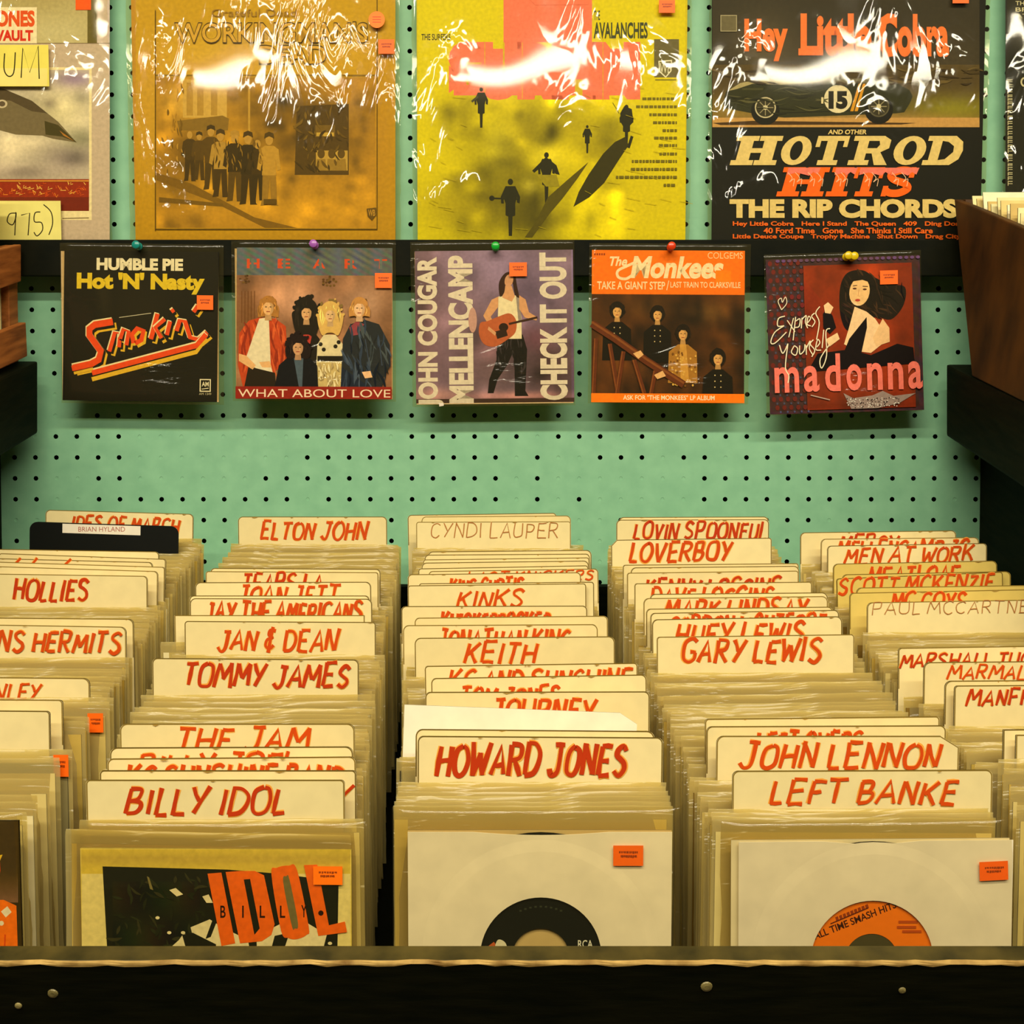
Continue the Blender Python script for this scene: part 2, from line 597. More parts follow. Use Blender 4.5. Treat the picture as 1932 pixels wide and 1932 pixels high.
def sticker(parent, M, px0, py0, px1, py1, z=0.0026, col=(255, 104, 14), rot=0.0, scr=(150, 60, 10)):
    """small orange price sticker with two lines of print, on the front of a sheet"""
    a = to_local(M, (px0 + px1) / 2, (py0 + py1) / 2)
    b = to_local(M, px0, py0); c = to_local(M, px1, py1)
    w2, h2 = abs(c[0] - b[0]) / 2, abs(c[1] - b[1]) / 2
    A = Art(Matrix.Identity(4)); A.STEP = 2e-5
    A.sheet(-w2, -h2, w2, h2, 0.00012, col)
    rd = random.Random(int(px0))
    for yy, ww in ((0.25, 0.62), (-0.12, 0.5)):
        x = -ww * w2
        while x < ww * w2:
            d = rd.uniform(0.05, 0.16) * w2
            A.add([(x, yy * h2 + rd.uniform(-.08, .08) * h2), (x + d, yy * h2), (x + d, yy * h2 + 0.2 * h2), (x, yy * h2 + 0.2 * h2)], [[0, 1, 2, 3]], scr)
            x += d * 1.3
    o = A.build('price_sticker', M_STICK, parent, Matrix.Translation((a[0], a[1], z)) @ Matrix.Rotation(rot, 4, 'Z'))
    o['label'] = 'small orange price sticker'
    return o
# ================================================================== the setting: pegboard wall with real holes
def build_pegboard():
    P = 0.0254
    # local frame of the wall: origin at the hole seen at pixel (935, 942)
    O = wall_pt(935, 942)
    M = frame(O)
    def filled(i, j):
        """holes blocked by old paint, as in the photograph (i to the right, j upward)"""
        h = (i * 73856093 ^ j * 19349663) & 0xffff
        r = h / 65535.0
        if j > 5:
            return False
        if -3 <= j <= 3:
            if 1 <= i <= 9:
                if (i, j) in ((2, 2), (4, 0), (5, 2), (6, 2), (7, 2), (7, 3), (4, 4), (2, 0), (1, 3), (2, 1)):
                    return False
                return r > 0.12
            if -17 <= i <= -12 and 1 <= j <= 3:
                return True
            if -11 <= i <= -10 and j in (1, 2, 3):
                return j != 1
            if i <= -20:
                return r > 0.55
            if j == 0 and i == -9:
                return True
            if i > 9:
                return r > 0.97
        if i <= -20:
            return r > 0.6
        return r > 0.95
    v, f, mi, sm = [], [], [], []
    R, n, T = 0.0030, 8, 0.0045
    i0, i1, j0, j1 = -32, 35, -14, 32
    vid = {}
    def cv(a, b):
        if (a, b) not in vid:
            vid[(a, b)] = len(v); v.append((a * P / 2, b * P / 2, 0))
        return vid[(a, b)]
    for j in range(j0, j1):
        for i in range(i0, i1):
            # ring of eight border nodes around the hole
            bo = [cv(2 * i + 1, 2 * j), cv(2 * i + 1, 2 * j + 1), cv(2 * i, 2 * j + 1), cv(2 * i - 1, 2 * j + 1),
                  cv(2 * i - 1, 2 * j), cv(2 * i - 1, 2 * j - 1), cv(2 * i, 2 * j - 1), cv(2 * i + 1, 2 * j - 1)]
            k = len(v)
            fil = filled(i, j)
            rr = R * 0.75 if fil else R
            for a in range(n):
                t = a * math.pi / 4
                v.append((i * P + rr * math.cos(t), j * P + rr * math.sin(t), 0))
            for a in range(n):
                b = (a + 1) % n
                f.append([bo[a], bo[b], k + b, k + a]); mi.append(0)
            q = len(v)
            dep = 0.0004 if fil else T
            for a in range(n):
                t = a * math.pi / 4
                v.append((i * P + rr * 0.92 * math.cos(t), j * P + rr * 0.92 * math.sin(t), -dep))
            for a in range(n):
                b = (a + 1) % n
                f.append([k + a, k + b, q + b, q + a]); mi.append(0 if fil else 1)
            f.append([q + a for a in range(n)]); mi.append(0 if fil else 1)
    x0, x1, y0, y1 = (i0 - .5) * P, (i1 - .5) * P, (j0 - .5) * P, (j1 - .5) * P
    k = len(v)
    v += [(x0, y0, -.012), (x1, y0, -.012), (x1, y1, -.012), (x0, y1, -.012), (x0, y0, 0), (x1, y0, 0), (x1, y1, 0), (x0, y1, 0)]
    for q in ((0, 3, 2, 1), (0, 1, 5, 4), (1, 2, 6, 5), (2, 3, 7, 6), (3, 0, 4, 7)):
        f.append([k + a for a in q]); mi.append(0)
    o = link('wall_back', mesh('wall_back', v, f, [M_PEG, M_VOID], mi), M)
    o['kind'] = 'structure'
build_pegboard()

def struct(o):
    o['kind'] = 'structure'
    return o

# ------------------------------------------------------------------ ledge that carries the albums
def build_ledge():
    M = frame(wall_pt(966, 452, 0.030))
    dy = to_local(M, 966, 520)[1]
    mb = MB()
    mb.box((-0.66, dy, -0.006), (0.62, 0.0, 0.0))
    o = mb.build('album_ledge', [M_BLACK], None, M, 0.0008)
    tag(o, 'long black ledge holding the large albums above the pinned singles', 'ledge')
    b = MB(); b.box((-0.66, dy + 0.024, -0.029), (0.62, dy + 0.030, -0.0062))
    b.build('ledge_shelf', [M_BLACK], o)
build_ledge()

# ------------------------------------------------------------------ record bin
TOPZ = -0.392
FLOORZ = -0.612
def build_bin():
    t = empty('record_bin', Matrix.Translation((0, 0.8, FLOORZ)))
    tag(t, 'black painted wooden bin holding the rows of singles', 'bin')
    I = t.matrix_world.inverted()
    def part(name, fn, mats, bev=0.0015):
        mb = MB(); fn(mb)
        return mb.build(name, mats, t, I, bev)
    def front(mb):
        n = 60
        rd = random.Random(5)
        mb.box((-0.75, 0.4700, -0.70), (0.75, 0.4835, -0.4580), 0)
    fp = part('front_board', front, [M_BLACK], 0)
    # scuffed upper face and the bare wood edge where paint has worn off
    def top(mb):
        mb.box((-0.75, 0.4712, -0.4579), (0.75, 0.4837, -0.4556), 0)
    part('board_top', top, [M_OLIVE], 0.0008)
    k = MB(); rd = random.Random(9)
    vs, fs = [], []
    n = 150
    for i in range(n + 1):
        x = -0.75 + 1.5 * i / n
        a = 0.0006 * rd.uniform(-1, 1)
        vs += [(x, 0.4719 + a, -0.45545), (x, 0.4706 + a, -0.4557), (x, 0.4697, -0.4566 + .4 * a), (x, 0.4696, -0.4574 + 2 * a)]
    for i in range(n):
        for j in range(3):
            q = 4 * i + j
            fs.append([q, q + 1, q + 5, q + 4])
    e = link('worn_edge', mesh('worn_edge', vs, fs, [M_WORN]), I, t)
    e['label'] = 'pale bare wood along the worn front edge'
    part('bottom_board', lambda mb: mb.box((-0.75, 0.4840, FLOORZ - 0.012), (0.75, 1.205, FLOORZ)), [M_BLACK])
    part('back_board', lambda mb: mb.prism([Vector((-0.612, 1.10, FLOORZ)), Vector((-0.612, 1.108, FLOORZ)), Vector((-0.612, 1.118, -0.50)), Vector((-0.612, 1.110, -0.50))], (1.172, 0, 0)), [M_BLACK], 0)
    for px, py, r in ((100, 1874, 0.0032), (1333, 1861, 0.0036), (1702, 1868, 0.0022), (35, 1897, 0.0022)):
        p = ray(px, py); p = p * (0.4699 / p.y)
        mb = MB(); mb.tube([(r, 0), (r * 0.9, 0.0008), (r * 0.5, 0.0012)], 14, Matrix.Translation(p) @ Matrix.Rotation(math.pi / 2, 4, 'X'))
        mb.build('screw', [M_SCREW], t, I, 0, False)['label'] = 'dull metal screw head'
M_SCREW = mat_plain('dull_screw', (92, 82, 44), (140, 126, 76), 200, 0.45, 0.5)
build_bin()

# ------------------------------------------------------------------ side shelves with their supports
XR, XL = 0.512, -0.560
def shelf(name, x, sgn, ppx, ptop, pbot, panel_x, label, plabel):
    a = at_x(ppx, ptop, x); b = at_x(ppx, pbot, x)
    zt, zb = a.z, b.z
    mb = MB()
    y1 = a.y - 0.003; y2 = b.y - 0.003
    pts = [Vector((x, y1, zt)), Vector((x, y2, zb)), Vector((x, 0.62, zb)), Vector((x, 0.62, zt))]
    mb.prism(pts, (sgn * 0.34, 0, 0))
    o = mb.build(name, [M_BLACK], None, None, 0.003)
    tag(o, label, 'shelf')
    pb = MB()
    wz = wall_pt(966, 1140, 0.002)
    wq = WALL0.y - WALL0.z * TL
    pts = [Vector((panel_x, wq + (zb - .0006) * TL - .003, zb - .0006)), Vector((panel_x, wz.y - .006, wz.z)), Vector((panel_x, wz.y - .006, FLOORZ + .0015)), Vector((panel_x, 0.66, FLOORZ + .0015)), Vector((panel_x, 0.66, zb - .0006))]
    pb.prism(pts, (sgn * 0.016, 0, 0))
    p = pb.build('shelf_support', [M_BLACK], None, None, 0.002)
    tag(p, plabel, 'support')
shelf('side_shelf', XR, 1, 1783, 686, 821, (1840 - 966) / F * 1.232, 'black shelf carrying the brown open box', 'black upright panel below the shelf with the brown box')
shelf('side_shelf', XL, -1, 74, 680, 816, -(966 - 12) / F * 1.232, 'black shelf carrying the slatted wooden crate', 'black upright panel below the shelf with the slatted crate')

# ------------------------------------------------------------------ brown box with paper-sleeved records on the right shelf
def brown_box():
    x = XR + 0.0012
    P = lambda px, py: at_x(px, py, x)
    q = [P(1800, 376), P(1840, 392), P(1932, 431)]
    s = (q[2] - q[1])
    top_f = q[2] + s * 0.9
    bl = P(1833, 712); bf = P(1932, 760)
    zb = at_x(1783, 686, XR).z + 0.0006
    bl = Vector((x, bl.y, zb)); bfx = Vector((x, top_f.y + 0.01, zb))
    t = empty('record_box', Matrix.Translation((x + .12, (bl.y + bfx.y) / 2, zb)))
    tag(t, 'brown stained open box packed with pale record sleeves', 'box')
    I = t.matrix_world.inverted()
    mb = MB(); mb.prism([q[0], q[1], q[2], top_f, bfx, bl], (0.009, 0, 0))
    mb.build('side_panel', [M_BROWN], t, I, 0.0015)
    mb = MB(); mb.prism([q[0] + Vector((.0095, 0, 0)), q[0] + Vector((.0095, -.009, 0)), bl + Vector((.0095, -.009, 0)), bl + Vector((.0095, 0, 0))], (0.23, 0, 0))
    mb.build('back_panel', [M_BROWN], t, I)
    mb = MB(); mb.box((x + .0095, bfx.y + .02, zb + .0005), (x + .24, bl.y - .012, zb + .008))
    mb.build('base_board', [M_BROWN], t, I)
    # white sleeves standing inside, their upper edges showing above the panel
    rd = random.Random(4)
    dirb = (q[0] - bl).normalized()
    n = 20
    cols = [(236, 220, 160), (222, 198, 128), (244, 232, 190), (206, 176, 106), (238, 226, 170)]
    for k in range(n):
        u = k / (n - 1)
        base = bl.lerp(bfx, 0.07 + 0.83 * u); top = q[0].lerp(top_f, 0.07 + 0.83 * u)
        L = (top - base).length + rd.uniform(0.004, 0.017) - 0.009
        d = (top - base).normalized()
        lean = math.atan2(d.y, d.z)
        M = frame(Vector((x + 0.125 + rd.uniform(-.002, .002), base.y, zb + 0.0085)), rd.uniform(-.004, .004), lean)
        A = Art(M)
        A.sheet(-0.112, 0.0005, 0.100, L, 0.0014, cols[k % 5], 0.0)
        o = A.build('record_sleeve', M_PAPER, None, M)
        tag(o, 'pale record sleeve standing in the brown box on the black shelf', 'record sleeve', 'sleeves in the brown box')
brown_box()

def slatted_crate():
    x = -0.571
    P = lambda px, py: at_x(px, py, x)
    zb = P(52, 700).z
    yb = P(45, 600).y; yf = 0.80
    z1 = at_x(74, 680, XL).z + 0.0008
    t = empty('slatted_crate', Matrix.Translation((x - .12, (yb + yf) / 2, z1)))
    tag(t, 'pine crate with side slats on the black shelf', 'crate')
    I = t.matrix_world.inverted()
    for name, pa, pb, dx in (('slat', (40, 461), (40, 531), 0.0), ('slat', (49, 608), (52, 672), 0.004)):
        a, b = at_x(*pa, x + dx), at_x(*pb, x + dx)
        b.z = max(b.z, z1 + .001)
        mb = MB()
        mb.prism([a, b, Vector((a.x, yf, max(z1 + .001, b.z - 0.012))), Vector((a.x, yf, a.z - 0.006))], (-0.009, 0, 0))
        mb.build(name, [M_SLAT], t, I, 0.0012)
    p1 = at_x(32, 462, x - 0.0095); p2 = at_x(40, 705, x - 0.0095)
    mb = MB(); mb.prism([p1, Vector((p1.x, p2.y, z1)), Vector((p1.x, p2.y - .022, z1)), p1 - Vector((0, .022, 0))], (-0.014, 0, 0))
    mb.build('corner_post', [M_SLAT], t, I, 0.001)
    mb = MB(); mb.box((x - .25, yf, z1), (x - .010, p2.y, z1 + .007))
    mb.build('base_board', [M_SLAT], t, I)
    rd = random.Random(8)
    lean = math.atan2(p1.y - p2.y, p1.z - p2.z)
    sy = (Vector((p2.x, p2.y, z1)).y)
    top = at_x(12, 330, x - .012)
    for k in range(8):
        y = sy - 0.0345 - k * 0.011
        base = Vector((x - 0.1178 + rd.uniform(-.0006, .0006), y, z1 + .0085))
        L = (top.z - base.z) / math.cos(lean) + rd.uniform(-.008, .003)
        M = frame(base, rd.uniform(-.003, .003), lean)
        A = Art(M)
        A.sheet(-0.10, 0.0, 0.1065, L, 0.002, [(232, 214, 150), (214, 190, 118), (240, 228, 180)][k % 3])
        o = A.build('record_sleeve', M_PAPER, None, M)
        tag(o, 'cream record sleeve standing inside the slatted pine crate', 'record sleeve', 'sleeves in the slatted crate')
slatted_crate()
# ================================================================== divider cards
CREAM = (237, 218, 160)
RED, HALO = (208, 72, 10), (238, 164, 64)
LEANC = LEAN
ROWS = ['the dark cover', 'the black picture sleeve', 'the black label', 'the orange label', 'the brown box']
ROWP = [('below ' if k == 4 else 'behind ') + r for k, r in enumerate(ROWS)]
# xl, yl, xr, yr, text, tx0, tx1, ty0, ty1, style
CARDS = {
 0: [(86,962,365,970,'IDES OF MARCH',134,340,972,1000,''), (56,984,337,993,'#',118,265,987,1010,''), (None,1036,300,1041,'',0,0,0,0,''),
     (None,1044,313,1055,'',0,0,0,0,''), (None,1053,288,1061,'IH',5,135,1053,1080,'low'), (None,1060,311,1070,'',0,0,0,0,''), (None,1068,298,1078,'',0,0,0,0,''),
     (None,1082,278,1087,'HOLLIES',24,172,1093,1131,''), (None,1165,252,1168,'',0,0,0,0,''), (None,1177,238,1183,'HERMANS HERMITS',-142,234,1189,1226,''),
     (None,1276,169,1280,'DON HENLEY',-140,80,1289,1317,''), (None,1318,118,1321,'',0,0,0,0,''), (None,1338,94,1342,'',0,0,0,0,'')],
 1: [(449,975,730,975,'ELTON JOHN',490,697,985,1017,''), (397,1072,718,1074,'',0,0,0,0,''), (388,1078,714,1080,'TEARS LA',455,612,1082,1116,''),
     (368,1099,700,1098,'JOAN JETT',446,643,1106,1139,''), (357,1124,697,1124,'',0,0,0,0,''), (358,1129,702,1130,'JAY THE AMERICANS',386,687,1136,1172,''),
     (329,1161,688,1161,'',0,0,0,0,'sq'), (348,1172,709,1174,'JAN & DEAN',410,641,1189,1227,''), (287,1242,677,1245,'TOMMY JAMES',345,664,1252,1294,''),
     (226,1366,669,1366,'THE JAM',329,589,1374,1416,''), (207,1411,666,1409,'BILLY JOEL',258,566,1424,1466,''), (202,1432,671,1428,'KC SUNSHINE BAND',237,650,1446,1490,''),
     (188,1454,672,1454,'JANIS IAN Y',300,669,1480,1515,''), (162,1472,650,1472,'BILLY IDOL',235,547,1487,1535,'')],
 2: [(769,972,1050,968,'',0,0,0,0,''), (795,975,1077,973,'',0,0,0,0,''), (785,985,1077,984,'CYNDI LAUPER',812,1055,988,1015,'thin'),
     (807,1041,1116,1038,'',0,0,0,0,''), (801,1047,1113,1045,'',0,0,0,0,''), (798,1056,1112,1052,'',0,0,0,0,''), (795,1062,1111,1058,'',0,0,0,0,''),
     (789,1073,1110,1067,'',0,0,0,0,''), (808,1078,1129,1073,'LAST KNICKERS',880,1124,1080,1098,''), (769,1084,1096,1080,'KING CURTIS',847,990,1093,1126,''),
     (790,1101,1121,1098,'',0,0,0,0,''), (769,1105,1106,1101,'KINKS',861,993,1115,1146,''), (757,1144,1108,1143,'KNICKERBOCKER',830,1040,1158,1194,''),
     (782,1166,1147,1162,'',0,0,0,0,''), (760,1180,1128,1178,'JONATHAN KING',823,1077,1190,1226,''), (782,1204,1160,1201,'KEITH',875,1016,1213,1251,''),
     (801,1257,1203,1251,'KC AND SUNSHINE',845,1195,1267,1304,''), (813,1280,1220,1273,'TOM JONES',866,1060,1298,1334,''),
     (802,1306,1226,1305,'JOURNEY',922,1127,1320,1362,''), (784,1376,1235,1380,'',0,0,0,0,''), (788,1389,1251,1392,'HOWARD JONES',822,1187,1404,1461,'')],
 3: [(1168,976,1450,975,'',0,0,0,0,''), (1163,981,1451,980,'LOVIN SPOONFUL',1195,1451,987,1017,''), (1153,1019,1456,1015,'LOVERBOY',1186,1384,1024,1060,'cutl'),
     (1175,1066,1507,1063,'',0,0,0,0,''), (1190,1071,1508,1068,'',0,0,0,0,''), (1183,1081,1507,1077,'KENNY LOGGINS',1215,1477,1094,1128,''),
     (1197,1101,1532,1098,'DAVE LOGGINS',1226,1464,1111,1146,''), (1226,1121,1562,1118,'',0,0,0,0,''), (1214,1129,1562,1125,'MARK LINDSAY',1252,1527,1132,1168,''),
     (1219,1149,1571,1145,'',0,0,0,0,''), (1227,1157,1583,1151,'GORDON LIGHTFOOT',1262,1560,1164,1200,''), (1230,1169,1589,1163,'HUEY LEWIS',1274,1523,1178,1216,''),
     (1239,1202,1612,1197,'GARY LEWIS',1284,1556,1208,1250,''), (1330,1357,1773,1352,'',0,0,0,0,''), (1333,1371,1785,1369,'LEFT OVERS',1425,1630,1382,1424,''),
     (1352,1389,1810,1389,'JOHN LENNON',1394,1778,1403,1448,'cutr'), (1382,1455,1873,1453,'LEFT BANKE',1451,1811,1474,1517,'')],
 4: [(1510,1005,1804,1001,'MERCY',1582,1697,1010,1040,''), (1549,1017,1847,1014,'MELLENCAMP JC',1578,1830,1021,1052,''), (1561,1030,1862,1025,'MEN AT WORK',1592,1841,1034,1063,''),
     (1572,1064,1881,1058,'MEATLOAF',1636,1812,1072,1106,'old'), (1589,1084,1907,1078,'',0,0,0,0,'old'), (1578,1092,1892,1079,'SCOTT MCKENZIE',1580,1878,1094,1124,'old'),
     (1616,1109,None,1104,'',0,0,0,0,'old'), (1603,1119,None,1112,'MC COYS',1679,1826,1120,1154,'old'), (1636,1137,None,1131,'PAUL MCCARTNEY',1645,1966,1137,1160,'thin'),
     (1695,1223,None,1217,'MARSHALL TUCKER',1697,2010,1234,1260,''), (1743,1250,None,1246,'MARMALADE',1786,2010,1257,1282,''),
     (1783,1285,None,1282,'',0,0,0,0,''), (1801,1294,None,1291,'MANFRED MANN',1822,2110,1301,1331,''), (1893,1377,None,1372,'',0,0,0,0,'sq'), (1917,1387,None,1383,'',0,0,0,0,'sq')],
}
CARD_W, CARD_H = 0.168, 0.196
ORD = ['', 'frontmost', 'second', 'third', 'fourth', 'fifth', 'sixth', 'seventh', 'eighth', 'ninth', 'tenth', 'eleventh', 'twelfth', 'thirteenth',
       'fourteenth', 'fifteenth', 'sixteenth', 'seventeenth', 'eighteenth', 'nineteenth', 'twentieth', 'twenty-first', 'twenty-second']
WORDS = {1: 'one', 2: 'two', 3: 'three'}
rowdata = {}
def build_cards():
    for c, lst in CARDS.items():
        info = []
        n = len(lst)
        for k, (xl, yl, xr, yr, txt, a0, a1, b0, b1, sty) in enumerate(lst):
            ym = (yl + yr) / 2
            s = at_z(966, ym, TOPZ).dot(Fv)
            if xl is None:
                xl = xr - CARD_W * 1.01 * F / s
            if xr is None:
                xr = xl + CARD_W * 1.03 * F / s
            pl, pr = at_z(xl, ym, TOPZ), at_z(xr, ym, TOPZ)
            wd = (pr - pl).length
            roll = -math.atan2(yr - yl, xr - xl)
            mid = (pl + pr) / 2
            M = frame(mid, roll, LEANC)
            rd = random.Random(c * 100 + k)
            A = Art(M)
            base = CREAM
            if sty == 'old':
                base = (222, 196, 106)
            tn = rd.uniform(-7, 3)
            base = tuple(q + tn for q in base)
            if txt == '#':
                A.sheet(-wd / 2, -CARD_H, wd / 2, 0, 0.0009, (9, 12, 8), 0.009)
            else:
                A.sheet(-wd / 2, -CARD_H, wd / 2, 0, 0.0012, base, 0.0006 if sty == 'sq' else rd.choice([0.004, 0.005, 0.0025]),
                        'r' if sty == 'cutr' else 'l' if sty == 'cutl' else None, (56, 44, 10))
            A.STEP = 1.2e-5
            if txt != '#':
                # painted shade line between cards: dark rim along the upper edge and corners
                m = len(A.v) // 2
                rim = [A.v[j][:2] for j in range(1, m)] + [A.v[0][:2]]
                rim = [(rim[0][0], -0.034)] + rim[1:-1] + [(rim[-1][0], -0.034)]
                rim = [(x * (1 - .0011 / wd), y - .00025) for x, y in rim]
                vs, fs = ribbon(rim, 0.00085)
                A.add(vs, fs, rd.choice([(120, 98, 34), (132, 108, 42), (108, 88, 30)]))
            skew = -math.sin(-roll) * 0
            sk = (yr - yl) / (xr - xl)
            if txt and txt != '#':
                h = b1 - b0
                r2 = random.Random(c * 1000 + k + 7)
                if sty == 'thin':
                    A.strokes(txt, a0, b0, a1, b1, (176, 112, 58), 0.065, 0.1, r2, (216, 176, 110), sk * (a1 - a0), 18)
                else:
                    A.strokes(txt, a0, b0, a1, b1, RED if r2.random() > .3 else (190, 54, 10), 0.168, 0.24, r2, HALO, sk * (a1 - a0), 18)
            # scuffs on the upper edge
            for q in range(rd.randint(1, 4)):
                X = rd.uniform(-wd / 2.2, wd / 2.2); d = rd.uniform(.002, .009)
                A.add([(X, -0.0005), (X + d * .4, -rd.uniform(.0007, .0016)), (X + d, -0.0004)], [[0, 1, 2]], (176, 140, 66) if txt != '#' else (20, 22, 14))
            i = n - k
            words = len(txt.split())
            if txt == '#':
                o = A.build('divider_card', M_CARD, None, M)
                B = Art(M); B.STEP = 2e-5
                p = B.L(a0, b0 + 1); q = B.L(a1, b1)
                x0, y1 = p; x1, y0 = q
                B.sheet(x0, y0, x1, y1, 0.0002, (236, 226, 206))
                B.v = [(a, b, z + 0.0002) for a, b, z in B.v]; B.z = 0.0002
                B.text('BRIAN HYLAND', 148, 994, 236, 1003, (170, 88, 76), 0.0)
                B.build('name_strip', M_CARD, o)['label'] = 'white paper strip with small typed red letters'
                tag(o, f'black divider card with a white typed strip in the row {ROWP[c]}', 'divider card')
            else:
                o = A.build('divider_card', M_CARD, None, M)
                look = {True: 'cream divider card', False: 'yellowed divider card'}[sty != 'old']
                if sty == 'thin':
                    look += ' with faint brown lettering'
                elif txt and (b1 - b0) > 0:
                    look += f' with {WORDS.get(words, "red")} red word' + ('s' if words > 1 else '')
                    look = look.replace('with red red words', 'with red words')
                else:
                    look = 'blank ' + look
                tag(o, f'{look}, {ORD[i]} card {ROWP[c]}' if i > 1 else f'{look}, frontmost card {ROWP[c]}', 'divider card', 'divider cards between the singles')
            info.append((mid.x, mid.y, roll, wd))
        rowdata[c] = info
build_cards()

# ================================================================== sleeved singles filed between the cards
SLEEVE_W, SLEEVE_H = 0.186, 0.186
films = [film('milky_sleeve', SLEEVE_W, SLEEVE_H, 14, 9, 0.0012, 40 + k, M_POLY, 0.0016, edge=0.0004) for k in range(6)]
def inner(name, col, hole=False):
    A = Art(Matrix.Identity(4))
    A.sheet(-0.0905, 0.002, 0.0905, 0.1755, 0.0009, col)
    A.v = [(a, b, z + 0.0007) for a, b, z in A.v]
    return mesh(name, A.v, A.f, [M_PAPER], None, A.c)
inners = [inner('paper_sleeve', c) for c in ((196, 168, 86), (184, 156, 72), (212, 190, 118), (168, 138, 58), (204, 178, 98), (226, 210, 156), (134, 104, 40), (190, 160, 76), (104, 56, 20), (38, 34, 18), (196, 170, 90), (206, 180, 100))]
SLTOP = -0.420
nsl = [0]
def sleeve_at(x, y, z, roll, label, group, rd, fi=None, inn=None):
    M = frame(Vector((x, y, z)), roll, LEANC)
    # sheet origin sits at the bottom edge
    M = M @ Matrix.Translation((0, -SLEEVE_H, 0))
    t = empty('sleeved_single', M)
    tag(t, label, 'record', group)
    a = bpy.data.objects.new('clear_sleeve', films[rd.randrange(6)] if fi is None else fi)
    b = bpy.data.objects.new('paper_sleeve', inners[min(len(inners) - 1, int(rd.random() * len(inners)))] if inn is None else inn)
    for o in (a, b):
        COL.objects.link(o); o.parent = t
    b.location = (rd.uniform(-.0018, .0018), rd.uniform(-.001, .002), 0)
    nsl[0] += 1
    return t
WHITE_Y = at_z(983, 1338, TOPZ).y
def build_runs():
    for c, info in list(rowdata.items()):
        n = len(info)
        rd = random.Random(c + 21)
        # slow drift of the row, fitted to the cards
        ys = [p[1] for p in info]; xs = [p[0] for p in info]
        my, mx = sum(ys) / n, sum(xs) / n
        den = sum((q - my) ** 2 for q in ys)
        sl = sum((q - my) * (p - mx) for p, q in zip(xs, ys)) / den
        for k in range(n - 1):
            y0, y1 = info[k][1], info[k + 1][1]          # y0 behind, y1 in front
            gap = y0 - y1
            if gap < 0.0075 or (c, k) in ((0, 10), (1, 6)):
                continue
            pitch = 0.0068 if gap > 0.026 else 0.0135
            m = max(1, int(gap / pitch) - (0 if gap > .026 else 0))
            i = n - k
            run = m > 1
            lab = f'clear-sleeved single{" in the run" if run else ""} between the {ORD[i-1]} and {ORD[i]} cards {ROWP[c]}'
            for q in range(m):
                y = y0 - gap * (q + 0.6) / (m + 0.35)
                u = (q + 1) / (m + 1)
                x = mx + sl * (y - my) * 0.7 + 0.3 * (info[k][0] * (1 - u) + info[k + 1][0] * u - mx - sl * (y - my)) + rd.uniform(-.0028, .0028)
                z = SLTOP + rd.uniform(-.003, .003) - (0.004 if not run else 0)
                if c == 2 and abs(y - WHITE_Y) < 0.005:
                    continue
                y += (z - TOPZ) * TL
                sleeve_at(x, y, z, rd.uniform(-.012, .012) + 0.5 * (info[k][2] * (1 - u) + info[k + 1][2] * u), lab,
                          f'singles between card {ORD[i-1]} and card {ORD[i]} {ROWP[c]}' if run else None, rd)
        rowdata[(c, 'fit')] = (mx, my, sl)
build_runs()

# ------------------------------------------------------------------ the foremost singles of each row
def front_sleeves(c, specs, label=None, group=None):
    """specs: visible side and its pixel, pixel top, sheet plane q, roll, paper, optional sticker box"""
    rd = random.Random(70 + c)
    for sp in specs:
        side, px, py, q, roll, inn = sp[:6]
        p = at_q(px, py, q)
        x = p.x + (SLEEVE_W / 2 if side == 'l' else -SLEEVE_W / 2)
        lab = label or f'clear-sleeved single just in front of the frontmost divider card, {ROWP[c]}'
        if len(sp) > 6:
            lab = f'clear-sleeved single with an orange sticker at its edge, {sp[7]} {ROWP[c]}'
        t = sleeve_at(x, p.y, p.z, roll, lab, None if len(sp) > 6 else (group or f'front singles {ROWP[c]}'), rd, None, inners[inn])
        if len(sp) > 6:
            sticker(t, t.matrix_world, *sp[6], .0030)
front_sleeves(0, [('r', 136, 1414, .757, 0, 9, (104, 1422, 133, 1463), 'nearer'), ('r', 112, 1430, .750, 0, 2), ('r', 92, 1470, .735, .004, 2), ('r', 70, 1500, .720, 0, 7), ('r', 68, 1512, .708, 0, 5), ('r', 50, 1532, .694, 0, 2)])
front_sleeves(0, [('r', 214, 1316, .8135, 0, 2), ('r', 206, 1324, .8075, 0, 4, (168, 1344, 198, 1380), 'farther'), ('r', 168, 1352, .797, 0, 0), ('r', 160, 1360, .790, 0, 7)],
              f'clear-sleeved single in the run between the third and second cards {ROWP[0]}', f'singles between card third and card second {ROWP[0]}')
front_sleeves(1, [('l', 303, 1211, .9225, 0.004, 5)], f'clear-sleeved single with white paper poking out sideways midway {ROWP[1]}')
front_sleeves(1, [('l', 150, 1546, .6785, .006, 2), ('l', 124, 1570, .6750, -.02, 7)])
front_sleeves(2, [('l', 756, 1476, .727, 0, 4), ('l', 751, 1484, .721, 0, 0), ('l', 750, 1493, .713, .004, 2), ('l', 748, 1502, .705, 0, 7), ('l', 744, 1512, .697, 0, 4), ('l', 742, 1520, .689, 0, 0)])
front_sleeves(3, [('l', 1336, 1526, .688, .004, 0), ('l', 1342, 1533, .6835, 0, 4), ('l', 1344, 1542, .679, -.006, 2)])
front_sleeves(4, [('l', 1884, 1432, .730, 0, 0), ('l', 1894, 1450, .722, 0, 7), ('l', 1906, 1485, .712, 0, 2), ('l', 1918, 1520, .700, 0, 11)])

